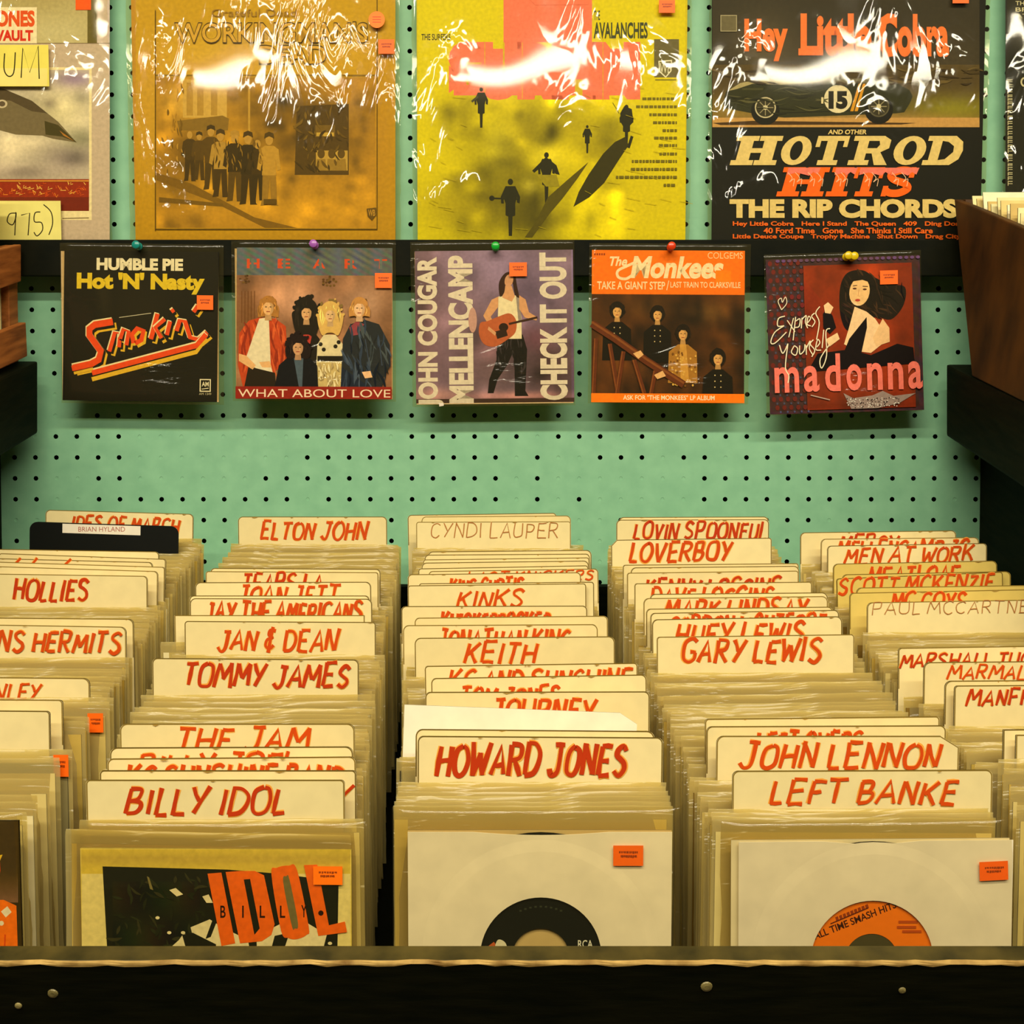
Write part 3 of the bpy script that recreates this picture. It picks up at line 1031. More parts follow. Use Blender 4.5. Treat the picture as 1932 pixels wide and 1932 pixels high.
def front_single(px0, px1, py, q, roll, label, paint, back=(226, 210, 160), film_seed=3):
    """the foremost single of a row: clear sleeve, paper or printed sleeve, and what shows on it"""
    p0 = at_q(px0, py, q); p1 = at_q(px1, py, q)
    mid = (p0 + p1) / 2
    M = frame(mid, roll, LEANC) @ Matrix.Translation((0, -SLEEVE_H, 0))
    t = empty('sleeved_single', M)
    tag(t, label, 'record')
    paint(t, M)
    link('clear_sleeve', film('front_film', (p1 - p0).length, SLEEVE_H + .002, 22, 14, 0.0012, film_seed, M_BAG, 0.0048), None, t)
    return t
# ================================================================== the three foremost singles and the dark cover
def ring(A, cx, cy, r0, r1, col, z=None, n=48):
    """flat ring in local metres"""
    vs, fs = [], []
    for k in range(n):
        t = 2 * math.pi * k / n
        vs += [(cx + r0 * math.cos(t), cy + r0 * math.sin(t)), (cx + r1 * math.cos(t), cy + r1 * math.sin(t))]
    for k in range(n):
        a, b = 2 * k, 2 * ((k + 1) % n)
        fs.append([a, a + 1, b + 1, b])
    A.add(vs, fs, col)
def die_cut_sleeve(M, x0, y0, x1, y1, cx, cy, r, th, col, name, parent, notch=None):
    """paper sleeve with a round window: real hole through the sheet"""
    n = 64
    rim, out = [], []
    for k in range(n):
        t = 2 * math.pi * k / n
        c, s = math.cos(t), math.sin(t)
        rim.append((cx + r * c, cy + r * s))
        k1 = min((x1 - cx) / c if c > 1e-6 else (x0 - cx) / c if c < -1e-6 else 9, (y1 - cy) / s if s > 1e-6 else (y0 - cy) / s if s < -1e-6 else 9)
        out.append([cx + k1 * c, cy + k1 * s])
    for tx, ty in ((x0, y0), (x1, y0), (x1, y1), (x0, y1)):
        j = min(range(n), key=lambda q: (out[q][0] - tx) ** 2 + (out[q][1] - ty) ** 2)
        out[j] = [tx, ty]
    if notch:
        for q in out:
            if abs(q[1] - y1) < 1e-6 and abs(q[0] - cx) < notch:
                q[1] -= 0.0022 * math.cos((q[0] - cx) / notch * math.pi / 2)
    # the disc inside lifts the paper a little, so its outline shows
    r1 = [(cx + .0705 * math.cos(2 * math.pi * k / n), cy + .0705 * math.sin(2 * math.pi * k / n)) for k in range(n)]
    r2 = [(cx + .0785 * math.cos(2 * math.pi * k / n), cy + .0785 * math.sin(2 * math.pi * k / n)) for k in range(n)]
    v = [(a, b, .0005) for a, b in rim] + [(a, b, .0004) for a, b in r1] + [(a, b, 0) for a, b in r2] + [(a, b, 0) for a, b in out]
    v += [(a, b, .0005 - th) for a, b in rim] + [(a, b, -th) for a, b in out]
    f = []
    for k in range(n):
        b = (k + 1) % n
        for q in range(3):
            f.append([q * n + k, (q + 1) * n + k, (q + 1) * n + b, q * n + b])
        f += [[4 * n + k, 4 * n + b, 5 * n + b, 5 * n + k], [k, b, 4 * n + b, 4 * n + k], [3 * n + k, 5 * n + k, 5 * n + b, 3 * n + b]]
    return link(name, mesh(name, v, f, [M_PAPER], None, [lin(col)] * len(f)), Matrix.Translation((0, 0, 0.0026)), parent)

def vinyl(parent, cx, cy, lab_r, lab_col, hole_r, paint=None, disc_r=0.082):
    """record disc with its centre label and spindle hole"""
    A = Art(Matrix.Identity(4)); A.STEP = 2e-5
    ring(A, cx, cy, lab_r, disc_r, (14, 14, 11), n=64)
    n = 64
    o = A.build('vinyl_disc', M_VINYL, parent, Matrix.Translation((0, 0, 0.0016)))
    B = Art(Matrix.Identity(4)); B.STEP = 2e-5
    ring(B, cx, cy, hole_r, lab_r + .0005, lab_col, n=64)
    if paint:
        paint(B)
    B.build('centre_label', M_STICK, o, Matrix.Translation((0, 0, 0.0003)))
    return o
M_VINYL = mat_plain('black_vinyl', (8, 9, 7), (16, 17, 12), 90, 0.25, 0.5)

def to_px(M):
    return lambda px, py: to_local(M, px, py)

def paint_black_label(t, M):
    Q = to_px(M)
    cx, cy = Q(1020, 1801); r = abs(Q(1134, 1801)[0] - cx)
    x0, y1 = Q(770, 1567); x1 = Q(1267, 1567)[0]
    A = Art(Matrix.Identity(4)); A.sheet(x0, y1 - 0.1755, x1, y1 + 0.0005, 0.0008, (206, 176, 112))
    b = A.build('paper_sleeve', M_PAPER, t, Matrix.Translation((0, 0, 0.0006))); b['label'] = 'tan back leaf of the paper sleeve'
    f = die_cut_sleeve(M, x0, y1 - .1755, x1, y1, cx, cy, r, .0004, (240, 226, 192), 'paper_sleeve', t, 0.045)
    f['label'] = 'cream paper sleeve with a round window'
    def pl(B):
        B.M = M
        off = 0
        B.text('RCA', 1090, 1771, 1118, 1786, (232, 226, 196), 0.012)
        B.text('VICTOR', 1079, 1788, 1131, 1803, (232, 226, 196), 0.012)
        # faint curved print near the top rim
        for k in range(9):
            a = math.radians(66 + 6 * k)
            x, y = cx + (r * .82) * math.cos(a), cy + (r * .82) * math.sin(a)
            B.add([(x - .0008, y), (x + .0008, y), (x + .0008, y + .0012), (x - .0008, y + .0012)], [[0, 1, 2, 3]], (52, 56, 40))
        # small plain two-tone mark where the label carries a picture
        B.poly([(911, 1790), (932, 1774), (936, 1780), (918, 1792)], (196, 92, 42))
        B.poly([(934, 1784), (940, 1770), (952, 1774), (957, 1786), (956, 1800), (938, 1800)], (226, 216, 176), True)
    vinyl(t, cx, cy, r + .004, (17, 20, 13), abs(Q(1073, 1801)[0] - cx), pl, y1 - cy - .0004)
    sticker(t, M, 1156, 1591, 1212, 1629, .0040, (255, 108, 12))
def paint_orange_label(t, M):
    Q = to_px(M)
    cx, cy = Q(1642, 1808); r = abs(Q(1757, 1808)[0] - cx)
    x0, y1 = Q(1392, 1586); x1 = Q(1908, 1586)[0]
    A = Art(Matrix.Identity(4)); A.sheet(x0 - .003, y1 - 0.1755, x1, y1 + .0005, 0.0008, (232, 216, 172))
    A.build('paper_sleeve', M_PAPER, t, Matrix.Translation((-.0015, 0, 0.0006)))['label'] = 'cream back leaf of the paper sleeve'
    f = die_cut_sleeve(M, x0, y1 - .1755, x1, y1, cx, cy, r, .0004, (234, 221, 192), 'paper_sleeve', t, 0.03)
    f['label'] = 'off-white creased paper sleeve with a round window'
    def pl(B):
        B.M = M
        B.quad_text('ALL TIME SMASH HITS', [(1531, 1758), (1686, 1697), (1690, 1710), (1536, 1771)], (62, 22, 8), .02)
        for k in range(9):
            B.poly([(1574 + k * 7, 1728 - k * 2.9), (1579 + k * 7, 1726 - k * 2.9), (1581 + k * 7, 1733 - k * 2.9), (1576 + k * 7, 1735 - k * 2.9)], (150, 58, 14))
        B.line([(1565, 1740), (1636, 1710)], 2, (96, 34, 8))
        for a, b in ((1693, 1734), (1690, 1744), (1700, 1752)):
            B.rect(a, b, a + 36, b + 5, (186, 76, 16))
    vinyl(t, cx, cy, r + .004, (244, 122, 14), abs(Q(1692, 1808)[0] - cx), pl, y1 - cy - .0004)
    B = Art(Matrix.Identity(4)); ring(B, cx, cy, 0.0, abs(Q(1692, 1808)[0] - cx) + .001, (74, 68, 38))
    B.build('centre_insert', M_STICK, t, Matrix.Translation((0, 0, .00165)))['label'] = 'dark olive solid centre'
    sticker(t, M, 1843, 1621, 1896, 1656, .0040, (255, 104, 16), 0.04)
def paint_black_picture(t, M):
    A = Art(M)
    x0, y1 = A.L(154, 1598); x1 = A.L(664, 1598)[0]
    A.sheet(x0, y1 - .176, x1, y1, .0016, (232, 204, 92), 0.0)
    A.grid(156, 1600, 662, 1646, 20, 6, lambda x, y: (224 - 22 * math.exp(-((y - 1618) / 12) ** 2), 192 - 22 * math.exp(-((y - 1618) / 12) ** 2), 66))
    A.rect(157, 1646, 662, 1830, (236, 214, 128))
    K = (24, 26, 10)
    A.poly([(196, 1632), (430, 1638), (520, 1645), (640, 1660), (637, 1830), (207, 1830)], K)
    A.grid(215, 1660, 380, 1800, 12, 10, lambda x, y: (24 + 14 * math.sin(x * .05) * math.sin(y * .04), 26 + 12 * math.sin(x * .05 + 1) * math.sin(y * .04), 10))
    A.tex([(215, 1655), (400, 1650), (390, 1790), (215, 1800)], 60, [(40, 44, 18), (52, 50, 22), (30, 34, 12)], 26, 6, .8, 3, 1.2)
    W = (238, 220, 160)
    # plain angular shapes standing in for the photograph
    A.poly([(420, 1745), (398, 1731), (362, 1746), (366, 1762), (406, 1784), (432, 1792), (470, 1830), (600, 1830), (618, 1760), (560, 1725), (470, 1770)], W)
    A.poly([(320, 1788), (340, 1770), (350, 1756), (366, 1780), (352, 1830), (300, 1830)], W)
    A.poly([(346, 1760), (366, 1756), (410, 1778), (406, 1830), (366, 1830)], K)
    A.poly([(404, 1730), (414, 1728), (400, 1764), (390, 1768)], K)
    A.poly([(470, 1770), (480, 1830), (488, 1830), (486, 1768)], K); A.poly([(520, 1762), (502, 1830), (524, 1830), (548, 1756)], K)
    A.poly([(612, 1690), (636, 1668), (637, 1830), (616, 1830), (622, 1760)], K)
    A.poly([(322, 1676), (334, 1672), (348, 1684), (336, 1688)], W); A.poly([(384, 1688), (396, 1684), (404, 1700), (392, 1700)], W)
    A.poly([(280, 1650), (284, 1652), (292, 1676), (286, 1674)], (130, 116, 60)); A.poly([(548, 1655), (556, 1654), (560, 1690), (551, 1700)], W)
    for a, b in ((322, 1756), (348, 1756), (300, 1728), (624, 1776), (630, 1792)):
        A.ell(a, b, 4, 3, W)
    O = (246, 104, 14)
    # slanted orange capitals
    A.poly([(394, 1645), (420, 1643), (446, 1776), (420, 1781)], O)
    A.poly([(428, 1642), (455, 1640), (483, 1640), (500, 1648), (520, 1740), (514, 1760), (496, 1772), (455, 1776)], O)
    A.poly([(462, 1656), (474, 1655), (492, 1748), (482, 1760)], K)
    A.poly([(514, 1646), (524, 1634), (546, 1630), (562, 1638), (584, 1744), (580, 1760), (562, 1768), (546, 1766), (532, 1752)], O, True)
    A.poly([(536, 1660), (542, 1650), (548, 1656), (564, 1738), (558, 1748), (552, 1742)], (120, 108, 58), True)
    A.poly([(575, 1629), (600, 1628), (622, 1742), (652, 1735), (656, 1755), (602, 1762)], O)
    for ch, a, b in (('B', 418, 1705), ('I', 459, 1705), ('L', 492, 1705), ('L', 530, 1705), ('Y', 570, 1704)):
        A.text(ch, a, b, a + (10 if ch != 'I' else 3), b + 23, (40, 14, 4), 0.015)
    A.ell(607, 1719, 5, 5, (40, 14, 4))
    A.build('picture_sleeve', M_PRINT, t, Matrix.Translation((0, 0, .0022)))
    sticker(t, M, 593, 1630, 648, 1665, .0038, (255, 116, 10))
def paint_dark_cover(t, M):
    A = Art(M)
    x1, y1 = A.L(38, 1546)
    A.sheet(x1 - .176, y1 - .176, x1, y1, .0016, (58, 44, 14), 0.0)
    A.grid(-300, 1548, 37, 1700, 24, 14, lambda x, y: (70 + 60 * max(0, (y - 1640) / 60), 52 + 40 * max(0, (y - 1640) / 60), 18 + 44 * max(0, (y - 1650) / 50)))
    A.poly([(-300, 1700), (-20, 1696), (10, 1695), (34, 1706), (38, 1830), (-300, 1830)], (252, 118, 10))
    A.poly([(0, 1612), (7, 1611), (3, 1622), (4, 1640), (0, 1660), (-30, 1662), (-28, 1616)], (226, 66, 12))
    A.poly([(-4, 1612), (8, 1610), (2, 1624)], (232, 186, 40))
    A.poly([(5, 1717), (17, 1707), (25, 1718), (14, 1728)], (244, 232, 190))
    A.ell(6, 1739, 4.5, 4.5, (244, 232, 190)); A.ell(-22, 1742, 5, 5, (244, 232, 190))
    A.line([(13, 1760), (10, 1826)], 3, (222, 78, 8))
    A.build('picture_sleeve', M_PRINT, t, Matrix.Translation((0, 0, .0022)))
front_single(-500, 42, 1540, .682, 0.002, 'single with a dark cover and orange base with white dots', paint_dark_cover, film_seed=11)
front_single(134, 690, 1554, .6715, -0.006, 'single with a black picture sleeve, big orange capitals and yellow border', paint_black_picture, film_seed=12)
front_single(740, 1284, 1528, .680, 0.0, 'single in cream paper sleeve showing a black record label', paint_black_label, film_seed=13)
front_single(1360, 1922, 1551, .672, 0.008, 'single in creased off-white paper sleeve showing an orange record label', paint_orange_label, film_seed=14)
# white paper sleeve standing loose in the middle row
def loose_white():
    ym = 1338
    p0 = at_z(763, ym, TOPZ); p1 = at_z(1203, ym, TOPZ)
    M = frame((p0 + p1) / 2, -math.atan2(17, 440), LEANC)
    A = Art(M)
    h = (p1 - p0).length / 2
    A.sheet(-h, -.190, h, 0, .0009, (248, 238, 212), 0.0, 'r')
    o = A.build('paper_sleeve', M_PAPER, None, M)
    tag(o, 'plain white paper record sleeve sticking up behind the frontmost cards of the black-label row', 'record sleeve')
loose_white()
# ================================================================== large albums standing on the ledge
def bg(pts_fn):
    return pts_fn
def blobs(base, lst):
    """smooth printed tone: base colour pulled towards each blob (x, y, rx, ry, colour, strength)"""
    def fn(x, y):
        c = list(base(x, y)) if callable(base) else list(base)
        for bx, by, rx, ry, col, st in lst:
            d = ((x - bx) / rx) ** 2 + ((y - by) / ry) ** 2
            if d < 6:
                a = st * math.exp(-d)
                c = [p * (1 - a) + q * a for p, q in zip(c, col)]
        return c
    return fn
def person(A, x, top, h, coat, legs, skin, hat=None, shirt=None, lean=0):
    """small standing figure in a printed picture"""
    k = h / 100.0
    P = lambda a, b: (x + a * k + lean * b / 100, top + b * k)
    A.poly([P(-9, 52), P(9, 52), P(11, 98), P(13, 100), P(3, 100), P(1, 62), P(-3, 99), P(-12, 100), P(-10, 92)], legs)
    A.poly([P(-13, 22), P(-6, 17), P(6, 17), P(13, 22), P(16, 50), P(11, 52), P(9, 36), P(10, 58), P(-10, 58), P(-9, 36), P(-12, 52), P(-17, 49)], coat)
    if shirt:
        A.poly([P(-3, 18), P(3, 18), P(2, 44), P(-2, 44)], shirt)
    A.ell(*P(0, 9), 5.4 * k, 7.6 * k, skin, 0, 12)
    if hat:
        A.poly([P(-7, 7), P(-6, 0), P(0, -2.5), P(6, 0), P(7, 7), P(0, 4)], hat)

def album(name, x0, x1, bag0, bag1, label, art, seed, cover_col, notes=None, n=0.016, wrap=None):
    bot = 463
    c = wall_pt((x0 + x1) / 2, bot, n)
    M = frame(c)
    t = empty(name, M)
    tag(t, label, 'record album')
    A = Art(M)
    a = A.L(x0, bot); b = A.L(x1, bot)
    wd = b[0] - a[0]
    A.sheet(a[0], 0.0, b[0], wd, 0.0030, cover_col)
    art(A)
    A.build('cover', M_PRINT, t, Matrix.Identity(4))
    l = A.L(bag0, bot)[0]; r = A.L(bag1, bot)[0]
    fm = film('clear_bag', r - l, wd + 0.006, 34, 34, 0.0010, seed, wrap or M_WRAP, 0.0032, (l + r) / 2, 0.0, 0.0008)
    link('clear_bag', fm, Matrix.Identity(4), t)
    if notes:
        notes(t, M)
    return t

def art_sea(A):
    A.rect(-300, -60, 207, 470, (196, 176, 156))
    A.grid(-300, -60, 165, 82, 12, 6, blobs((186, 172, 120), [(100, 60, 80, 40, (206, 196, 150), .7), (60, -10, 90, 40, (168, 150, 90), .6)]))
    A.rect(165, -60, 183, 82, (104, 92, 34))
    A.rect(-300, 81, 207, 82.5, (120, 100, 70))
    A.rect(-300, 127, 173, 415, (236, 220, 172))
    A.grid(-60, 132, 168, 398, 70, 80, mottle(blobs((196, 184, 164), [(140, 150, 40, 16, (120, 98, 140), .8), (110, 210, 60, 40, (226, 214, 168), .8), (30, 275, 60, 22, (222, 208, 178), .7),
        (130, 300, 50, 24, (130, 116, 116), .7), (40, 325, 90, 16, (126, 112, 108), .6), (150, 260, 30, 18, (150, 150, 116), .6), (95, 195, 14, 10, (140, 128, 110), .7)]), 4, -60, 132, 168, 340, 90, .13, 24, 14))
    # plain dark curved shape over clouds
    A.poly([(-160, 150), (-60, 152), (8, 168), (60, 190), (110, 230), (145, 269), (100, 262), (80, 256), (30, 254), (0, 246), (-160, 240)], (118, 104, 74), False)
    A.poly([(-160, 150), (-60, 152), (8, 168), (60, 190), (90, 214), (60, 210), (20, 190), (-160, 180)], (84, 70, 46))
    A.poly([(84, 228), (110, 236), (145, 269), (118, 258), (86, 254)], (70, 62, 24))
    A.poly([(112, 246), (140, 266), (120, 256)], (176, 116, 40))
    A.ell(4, 196, 10, 8, (206, 190, 160)); A.ell(4, 196, 6, 5, (96, 80, 60))
    A.rect(-300, 338, 168, 398, (150, 44, 8)); A.rect(-300, 372, 168, 398, (118, 34, 8))
    rd = random.Random(3)
    for k in range(60):
        x = rd.uniform(-20, 160); y = rd.uniform(342, 366)
        A.line([(x, y), (x + rd.uniform(-6, 6), y + rd.uniform(3, 8)), (x + rd.uniform(2, 9), y + 3)], 1.2, rd.choice([(236, 140, 40), (244, 190, 90), (214, 82, 16)]))
    A.rect(-300, 340, 168, 343, (206, 134, 50))
    A.line([(118, 412), (168, 411)], 1, (120, 100, 70))
    # white label with red capitals
    A.rect(-120, 14, 70, 82, (240, 226, 188))
    A.text('STONES', -38, 20, 66, 51, (226, 84, 22), 0.05)
    A.text('VAULT', -8, 57, 63, 78, (214, 46, 18), 0.05)
    A.rect(143, -12, 172, 19, (255, 92, 10))
def notes_sea(t, M):
    for (x0, y0, x1, y1), txt, lab in (((-120, 88, 95, 166), 'UM', 'um'), ((-60, 381, 118, 462), '75', 'y')):
        A = Art(M); A.STEP = 2e-5
        a = A.L(x0, y1); b = A.L(x1, y0)
        A.sheet(a[0], a[1], b[0], b[1], .0002, (232, 214, 92) if lab == 'um' else (226, 214, 120))
        K = (46, 40, 16)
        if lab == 'um':
            A.rect(x0, 132, x1 - 2, 165, (238, 218, 120))
            A.line([(-20, 142), (2, 148)], 2.4, K)
            A.line([(13, 104), (12, 134), (20, 147), (30, 140), (33, 102)], 2.2, K, True)
            A.line([(44, 150), (47, 94), (60, 140), (76, 90), (78, 152)], 2.2, K)
        else:
            A.line([(34, 404), (22, 406), (18, 420), (28, 426), (34, 412), (34, 404), (32, 446)], 2.0, K, True)
            A.line([(44, 408), (60, 404), (57, 446)], 2.0, K)
            A.line([(80, 402), (70, 404), (69, 420), (82, 422), (84, 436), (74, 447), (68, 440)], 2.0, K, True)
            A.line([(86, 388), (100, 402), (103, 424), (96, 445)], 2.0, K, True)
        o = A.build('handwritten_note', M_PAPER, t, Matrix.Translation((0, 0, 0.0052)))
        o['label'] = 'yellow paper note with black handwriting'

def art_gold(A):
    G = (188, 140, 44)
    A.grid(256, -46, 746, 462, 40, 40, blobs(lambda x, y: (194 - .02 * y, 152 - .03 * y, 16), [(420, 110, 140, 50, (214, 172, 56), .7), (640, 90, 120, 50, (206, 164, 52), .6),
        (280, 200, 40, 160, (206, 158, 62), .5), (720, 260, 30, 160, (176, 124, 30), .5)]))
    D = (64, 46, 4)
    # the printed street scene, made plain: sepia blocks, awning and a loose group of figures
    A.grid(295, 146, 708, 430, 110, 76, mottle(blobs((176, 128, 28), [(360, 190, 50, 40, (206, 164, 70), .9), (560, 210, 90, 40, (120, 88, 16), .85), (600, 260, 80, 50, (96, 68, 10), .9), (460, 170, 40, 40, (150, 112, 30), .7),
        (350, 280, 30, 50, (110, 78, 14), .8), (420, 400, 120, 24, (194, 142, 32), .8), (620, 390, 120, 50, (196, 144, 28), .9), (330, 360, 40, 20, (126, 92, 16), .7), (680, 200, 30, 60, (160, 116, 22), .7)]), 9, 295, 146, 708, 430, 260, .22, 13, 12))
    A.rect(345, 150, 428, 222, (204, 164, 74))
    for q in (352, 372, 398):
        A.rect(q, 156, q + 12, 218, (176, 136, 50))
    A.poly([(334, 228), (420, 218), (432, 224), (430, 246), (338, 246)], (132, 100, 30)); A.rect(468, 150, 472, 300, (188, 146, 52))
    A.poly([(560, 200), (658, 196), (658, 330), (556, 330)], (78, 56, 10)); A.rect(595, 236, 632, 258, (112, 84, 20)); A.rect(597, 250, 630, 257, (196, 158, 60))
    A.rect(596, 284, 656, 322, (188, 150, 60))
    for q in (606, 626, 644):
        A.ell(q, 290, 7, 9, (90, 66, 14)); A.poly([(q - 10, 322), (q - 8, 300), (q + 8, 300), (q + 10, 322)], (150, 116, 40))
    A.poly([(295, 326), (360, 346), (480, 410), (560, 430), (500, 430), (400, 380), (295, 340)], (122, 88, 16))
    A.poly([(300, 372), (420, 384), (424, 390), (300, 382)], (112, 82, 16))
    S = (186, 142, 58)
    for x, top, h, c, l, hat in ((358, 246, 96, (70, 50, 8), (62, 44, 6), None), (376, 250, 90, (84, 60, 10), (70, 50, 8), (60, 44, 8)), (398, 238, 120, (86, 62, 10), (72, 52, 8), (58, 42, 8)),
                            (416, 246, 126, (176, 136, 52), (66, 46, 6), (70, 50, 10)), (443, 248, 132, (54, 38, 4), (86, 62, 12), (176, 134, 48)), (468, 250, 136, (48, 34, 4), (54, 38, 4), (66, 46, 6)),
                            (486, 262, 116, (60, 42, 4), (50, 36, 4), None), (508, 252, 136, (186, 142, 50), (150, 112, 34), (74, 54, 10))):
        person(A, x, top, h, c, l, S, hat)
    A.tex([(560, 205), (655, 200), (655, 325), (560, 325)], 50, [(60, 42, 4), (98, 72, 14), (116, 88, 22)], 20, 4, 1.5, 4, 1.0)
    A.tex([(300, 230), (345, 160), (345, 330), (300, 330)], 26, [(140, 102, 20), (186, 140, 44), (112, 82, 14)], 16, 3, 1.4, 6, .3)
    A.tex([(400, 262), (496, 262), (496, 320), (400, 320)], 40, [(40, 28, 2), (110, 80, 18), (150, 112, 34)], 16, 2.2, 1.5, 7, .3)
    A.rect(498, 376, 522, 386, (88, 64, 12))
    for a, b, c, d in ((293, 20, 294.4, 436), (711, -40, 712.2, 434), (293, 432, 712, 433.6), (293, 142, 712, 143.2)):
        A.rect(a, b, c, d, D)
    O = (62, 44, 6); I = (206, 160, 52)
    for st, x0, y0, x1, y1 in (("WORKINGMAN'S", 330, 42, 694, 82), ('DEAD', 490, 86, 616, 122)):
        A.text(st, x0 - 1, y0 - 1, x1 + 1, y1 + 1, O, .035); A.text(st, x0 + .6, y0 + 1.2, x1 - .6, y1 - 1.2, I, .012)
    A.text('Grateful Dead', 400, 18, 560, 32, (150, 112, 34), 0)
    A.poly([(692, 394), (710, 392), (710, 406), (702, 416), (694, 408)], (96, 70, 14)); A.text('WB', 695, 396, 708, 408, (186, 138, 44), .02)
def notes_gold(t, M):
    A = Art(M); A.STEP = 2e-5
    z = .0056
    c = A.L(712, 41)
    B = Art(Matrix.Identity(4)); B.STEP = 2e-5
    ring(B, 0, 0, 0.0, .0095, (255, 124, 12), n=24)
    for k in (-1, 0, 1):
        B.add([(-.005, k * .003 - .0004), (.005, k * .003 - .0004), (.005, k * .003 + .0006), (-.005, k * .003 + .0006)], [[0, 1, 2, 3]], (214, 70, 6))
    B.build('round_sticker', M_STICK, t, Matrix.Translation((c[0], c[1], z)))['label'] = 'round orange sticker'
    sticker(t, M, 715, 78, 745, 105, z)

def art_yellow(A):
    A.grid(788, -46, 1293, 463, 110, 110, mottle(blobs((216, 200, 0), [(960, 320, 60, 90, (92, 84, 8), .85), (930, 390, 70, 60, (112, 102, 10), .8), (1010, 400, 60, 60, (74, 68, 8), .85), (870, 230, 40, 40, (140, 128, 10), .7),
        (980, 250, 34, 40, (190, 172, 20), .6), (1000, 225, 30, 34, (120, 110, 14), .6), (1080, 240, 40, 30, (128, 116, 14), .7), (1120, 290, 50, 40, (140, 126, 12), .6), (1150, 250, 40, 26, (120, 110, 12), .6),
        (1035, 300, 34, 40, (206, 190, 40), .8), (940, 270, 34, 50, (214, 200, 40), .8), (850, 390, 60, 50, (168, 152, 10), .7), (1220, 380, 90, 70, (206, 188, 14), .6), (1000, 350, 16, 16, (210, 196, 60), .7)]), 5, 850, 190, 1180, 450, 150, .22, 18, 16))
    PK = (236, 120, 92)
    A.rect(950, -46, 1117, 80, PK)
    A.line([(990, -10), (1010, 10), (1110, 9)], 1, (210, 96, 70))
    A.text('SURFIN', 846, 78, 1208, 189, PK, .10)
    A.rect(856, 92, 1200, 180, PK)
    for x, y, w2, h2 in ((878, 118, 30, 3), (880, 152, 4, 8), (949, 80, 3, 80), (914, 80, 1.2, 108), (985, 80, 1, 106), (1086, 110, 12, 9), (1137, 60, 1, 130), (1085, 150, 14, 38)):
        A.rect(x, y, x + w2, y + h2, (206, 178, 20))
    A.text('THE', 1120, 20, 1132, 38, (60, 66, 40), .02); A.text('AVALANCHES', 1120, 42, 1222, 73, (60, 66, 40), .03)
    A.text('THE SURFERS', 795, 64, 850, 76, (56, 54, 20), .02)
    A.rect(1234, 74, 1281, 146, (104, 96, 60)); A.poly([(1242, 115), (1268, 113), (1267, 134), (1256, 147), (1244, 136)], (226, 222, 196)); A.poly([(1244, 117), (1266, 115.5), (1265, 133), (1256, 144), (1246, 135)], (112, 104, 62))
    A.text('WB', 1245, 119, 1266, 138, (226, 222, 196), .0); A.rect(1236, 150, 1276, 151.5, (60, 58, 30))
    K = (38, 38, 16)
    def skier(x, y, k, bend=0):
        P = lambda a, b: (x + a * k, y + b * k)
        A.ell(*P(0, -46), 5 * k, 6 * k, K, 0, 10)
        A.poly([P(-9, -38), P(9, -38), P(18, -18), P(17, -6), P(12, -8), P(12, -18), P(9, -6), P(9, 16), P(4, 18), P(3, 54), P(-3, 54), P(-4, 18), P(-9, 16), P(-9, -6), P(-13, -18), P(-12, -6), P(-17, -6), P(-18, -18)], K)
    skier(963, 390, 1.02); A.line([(926, 374), (980, 376)], 3, K); A.ell(928, 374, 5, 5, K)
    skier(1031, 334, .9); A.poly([(1004, 322), (1022, 304), (1030, 296), (1050, 312), (1056, 330), (1048, 328), (1040, 316), (1020, 316), (1008, 326)], K)
    A.poly([(1012, 330), (1050, 330), (1056, 352), (1030, 352)], (150, 138, 24))
    skier(908, 202, .72); A.line([(890, 192), (902, 182)], 4, (70, 66, 40)); skier(1108, 262, .5)
    skier(1182, 236, .74); A.poly([(1170, 214), (1178, 200), (1192, 206), (1195, 230), (1180, 246), (1172, 232)], K)
    A.poly([(1195, 258), (1188, 280), (1183, 278), (1190, 256)], K); A.line([(1156, 194), (1168, 214)], 1, K)
    A.poly([(1180, 258), (1186, 274), (1166, 304), (1140, 345), (1112, 372), (1082, 390), (1092, 362), (1110, 330), (1138, 290), (1160, 268)], (54, 50, 8))
    A.poly([(1110, 306), (1070, 340), (1034, 372), (1010, 420), (990, 448), (1004, 448), (1036, 404), (1060, 376), (1090, 336)], (84, 76, 8))
    rd = random.Random(6)
    for k, (x0, y) in enumerate(((1212, 184), (1200, 199), (1225, 214), (1232, 229), (1250, 244), (1234, 258), (1243, 272), (1244, 288), (1192, 302), (1190, 317), (1162, 332), (1252, 347))):
        x = x0
        while x < 1275:
            d = rd.uniform(3, 9)
            A.rect(x, y, min(x + d, 1277), y + 5, (112, 102, 18)); x += d + 1.6
    for k in range(70):
        x, y = rd.uniform(795, 1285), rd.uniform(150, 450)
        if 900 < x < 1100 and y < 420:
            continue
        A.line([(x, y), (x + rd.uniform(10, 26), y + rd.uniform(2, 7))], .7, (176, 160, 14))
def notes_yellow(t, M):
    sticker(t, M, 1242, 4, 1272, 28, .0054)

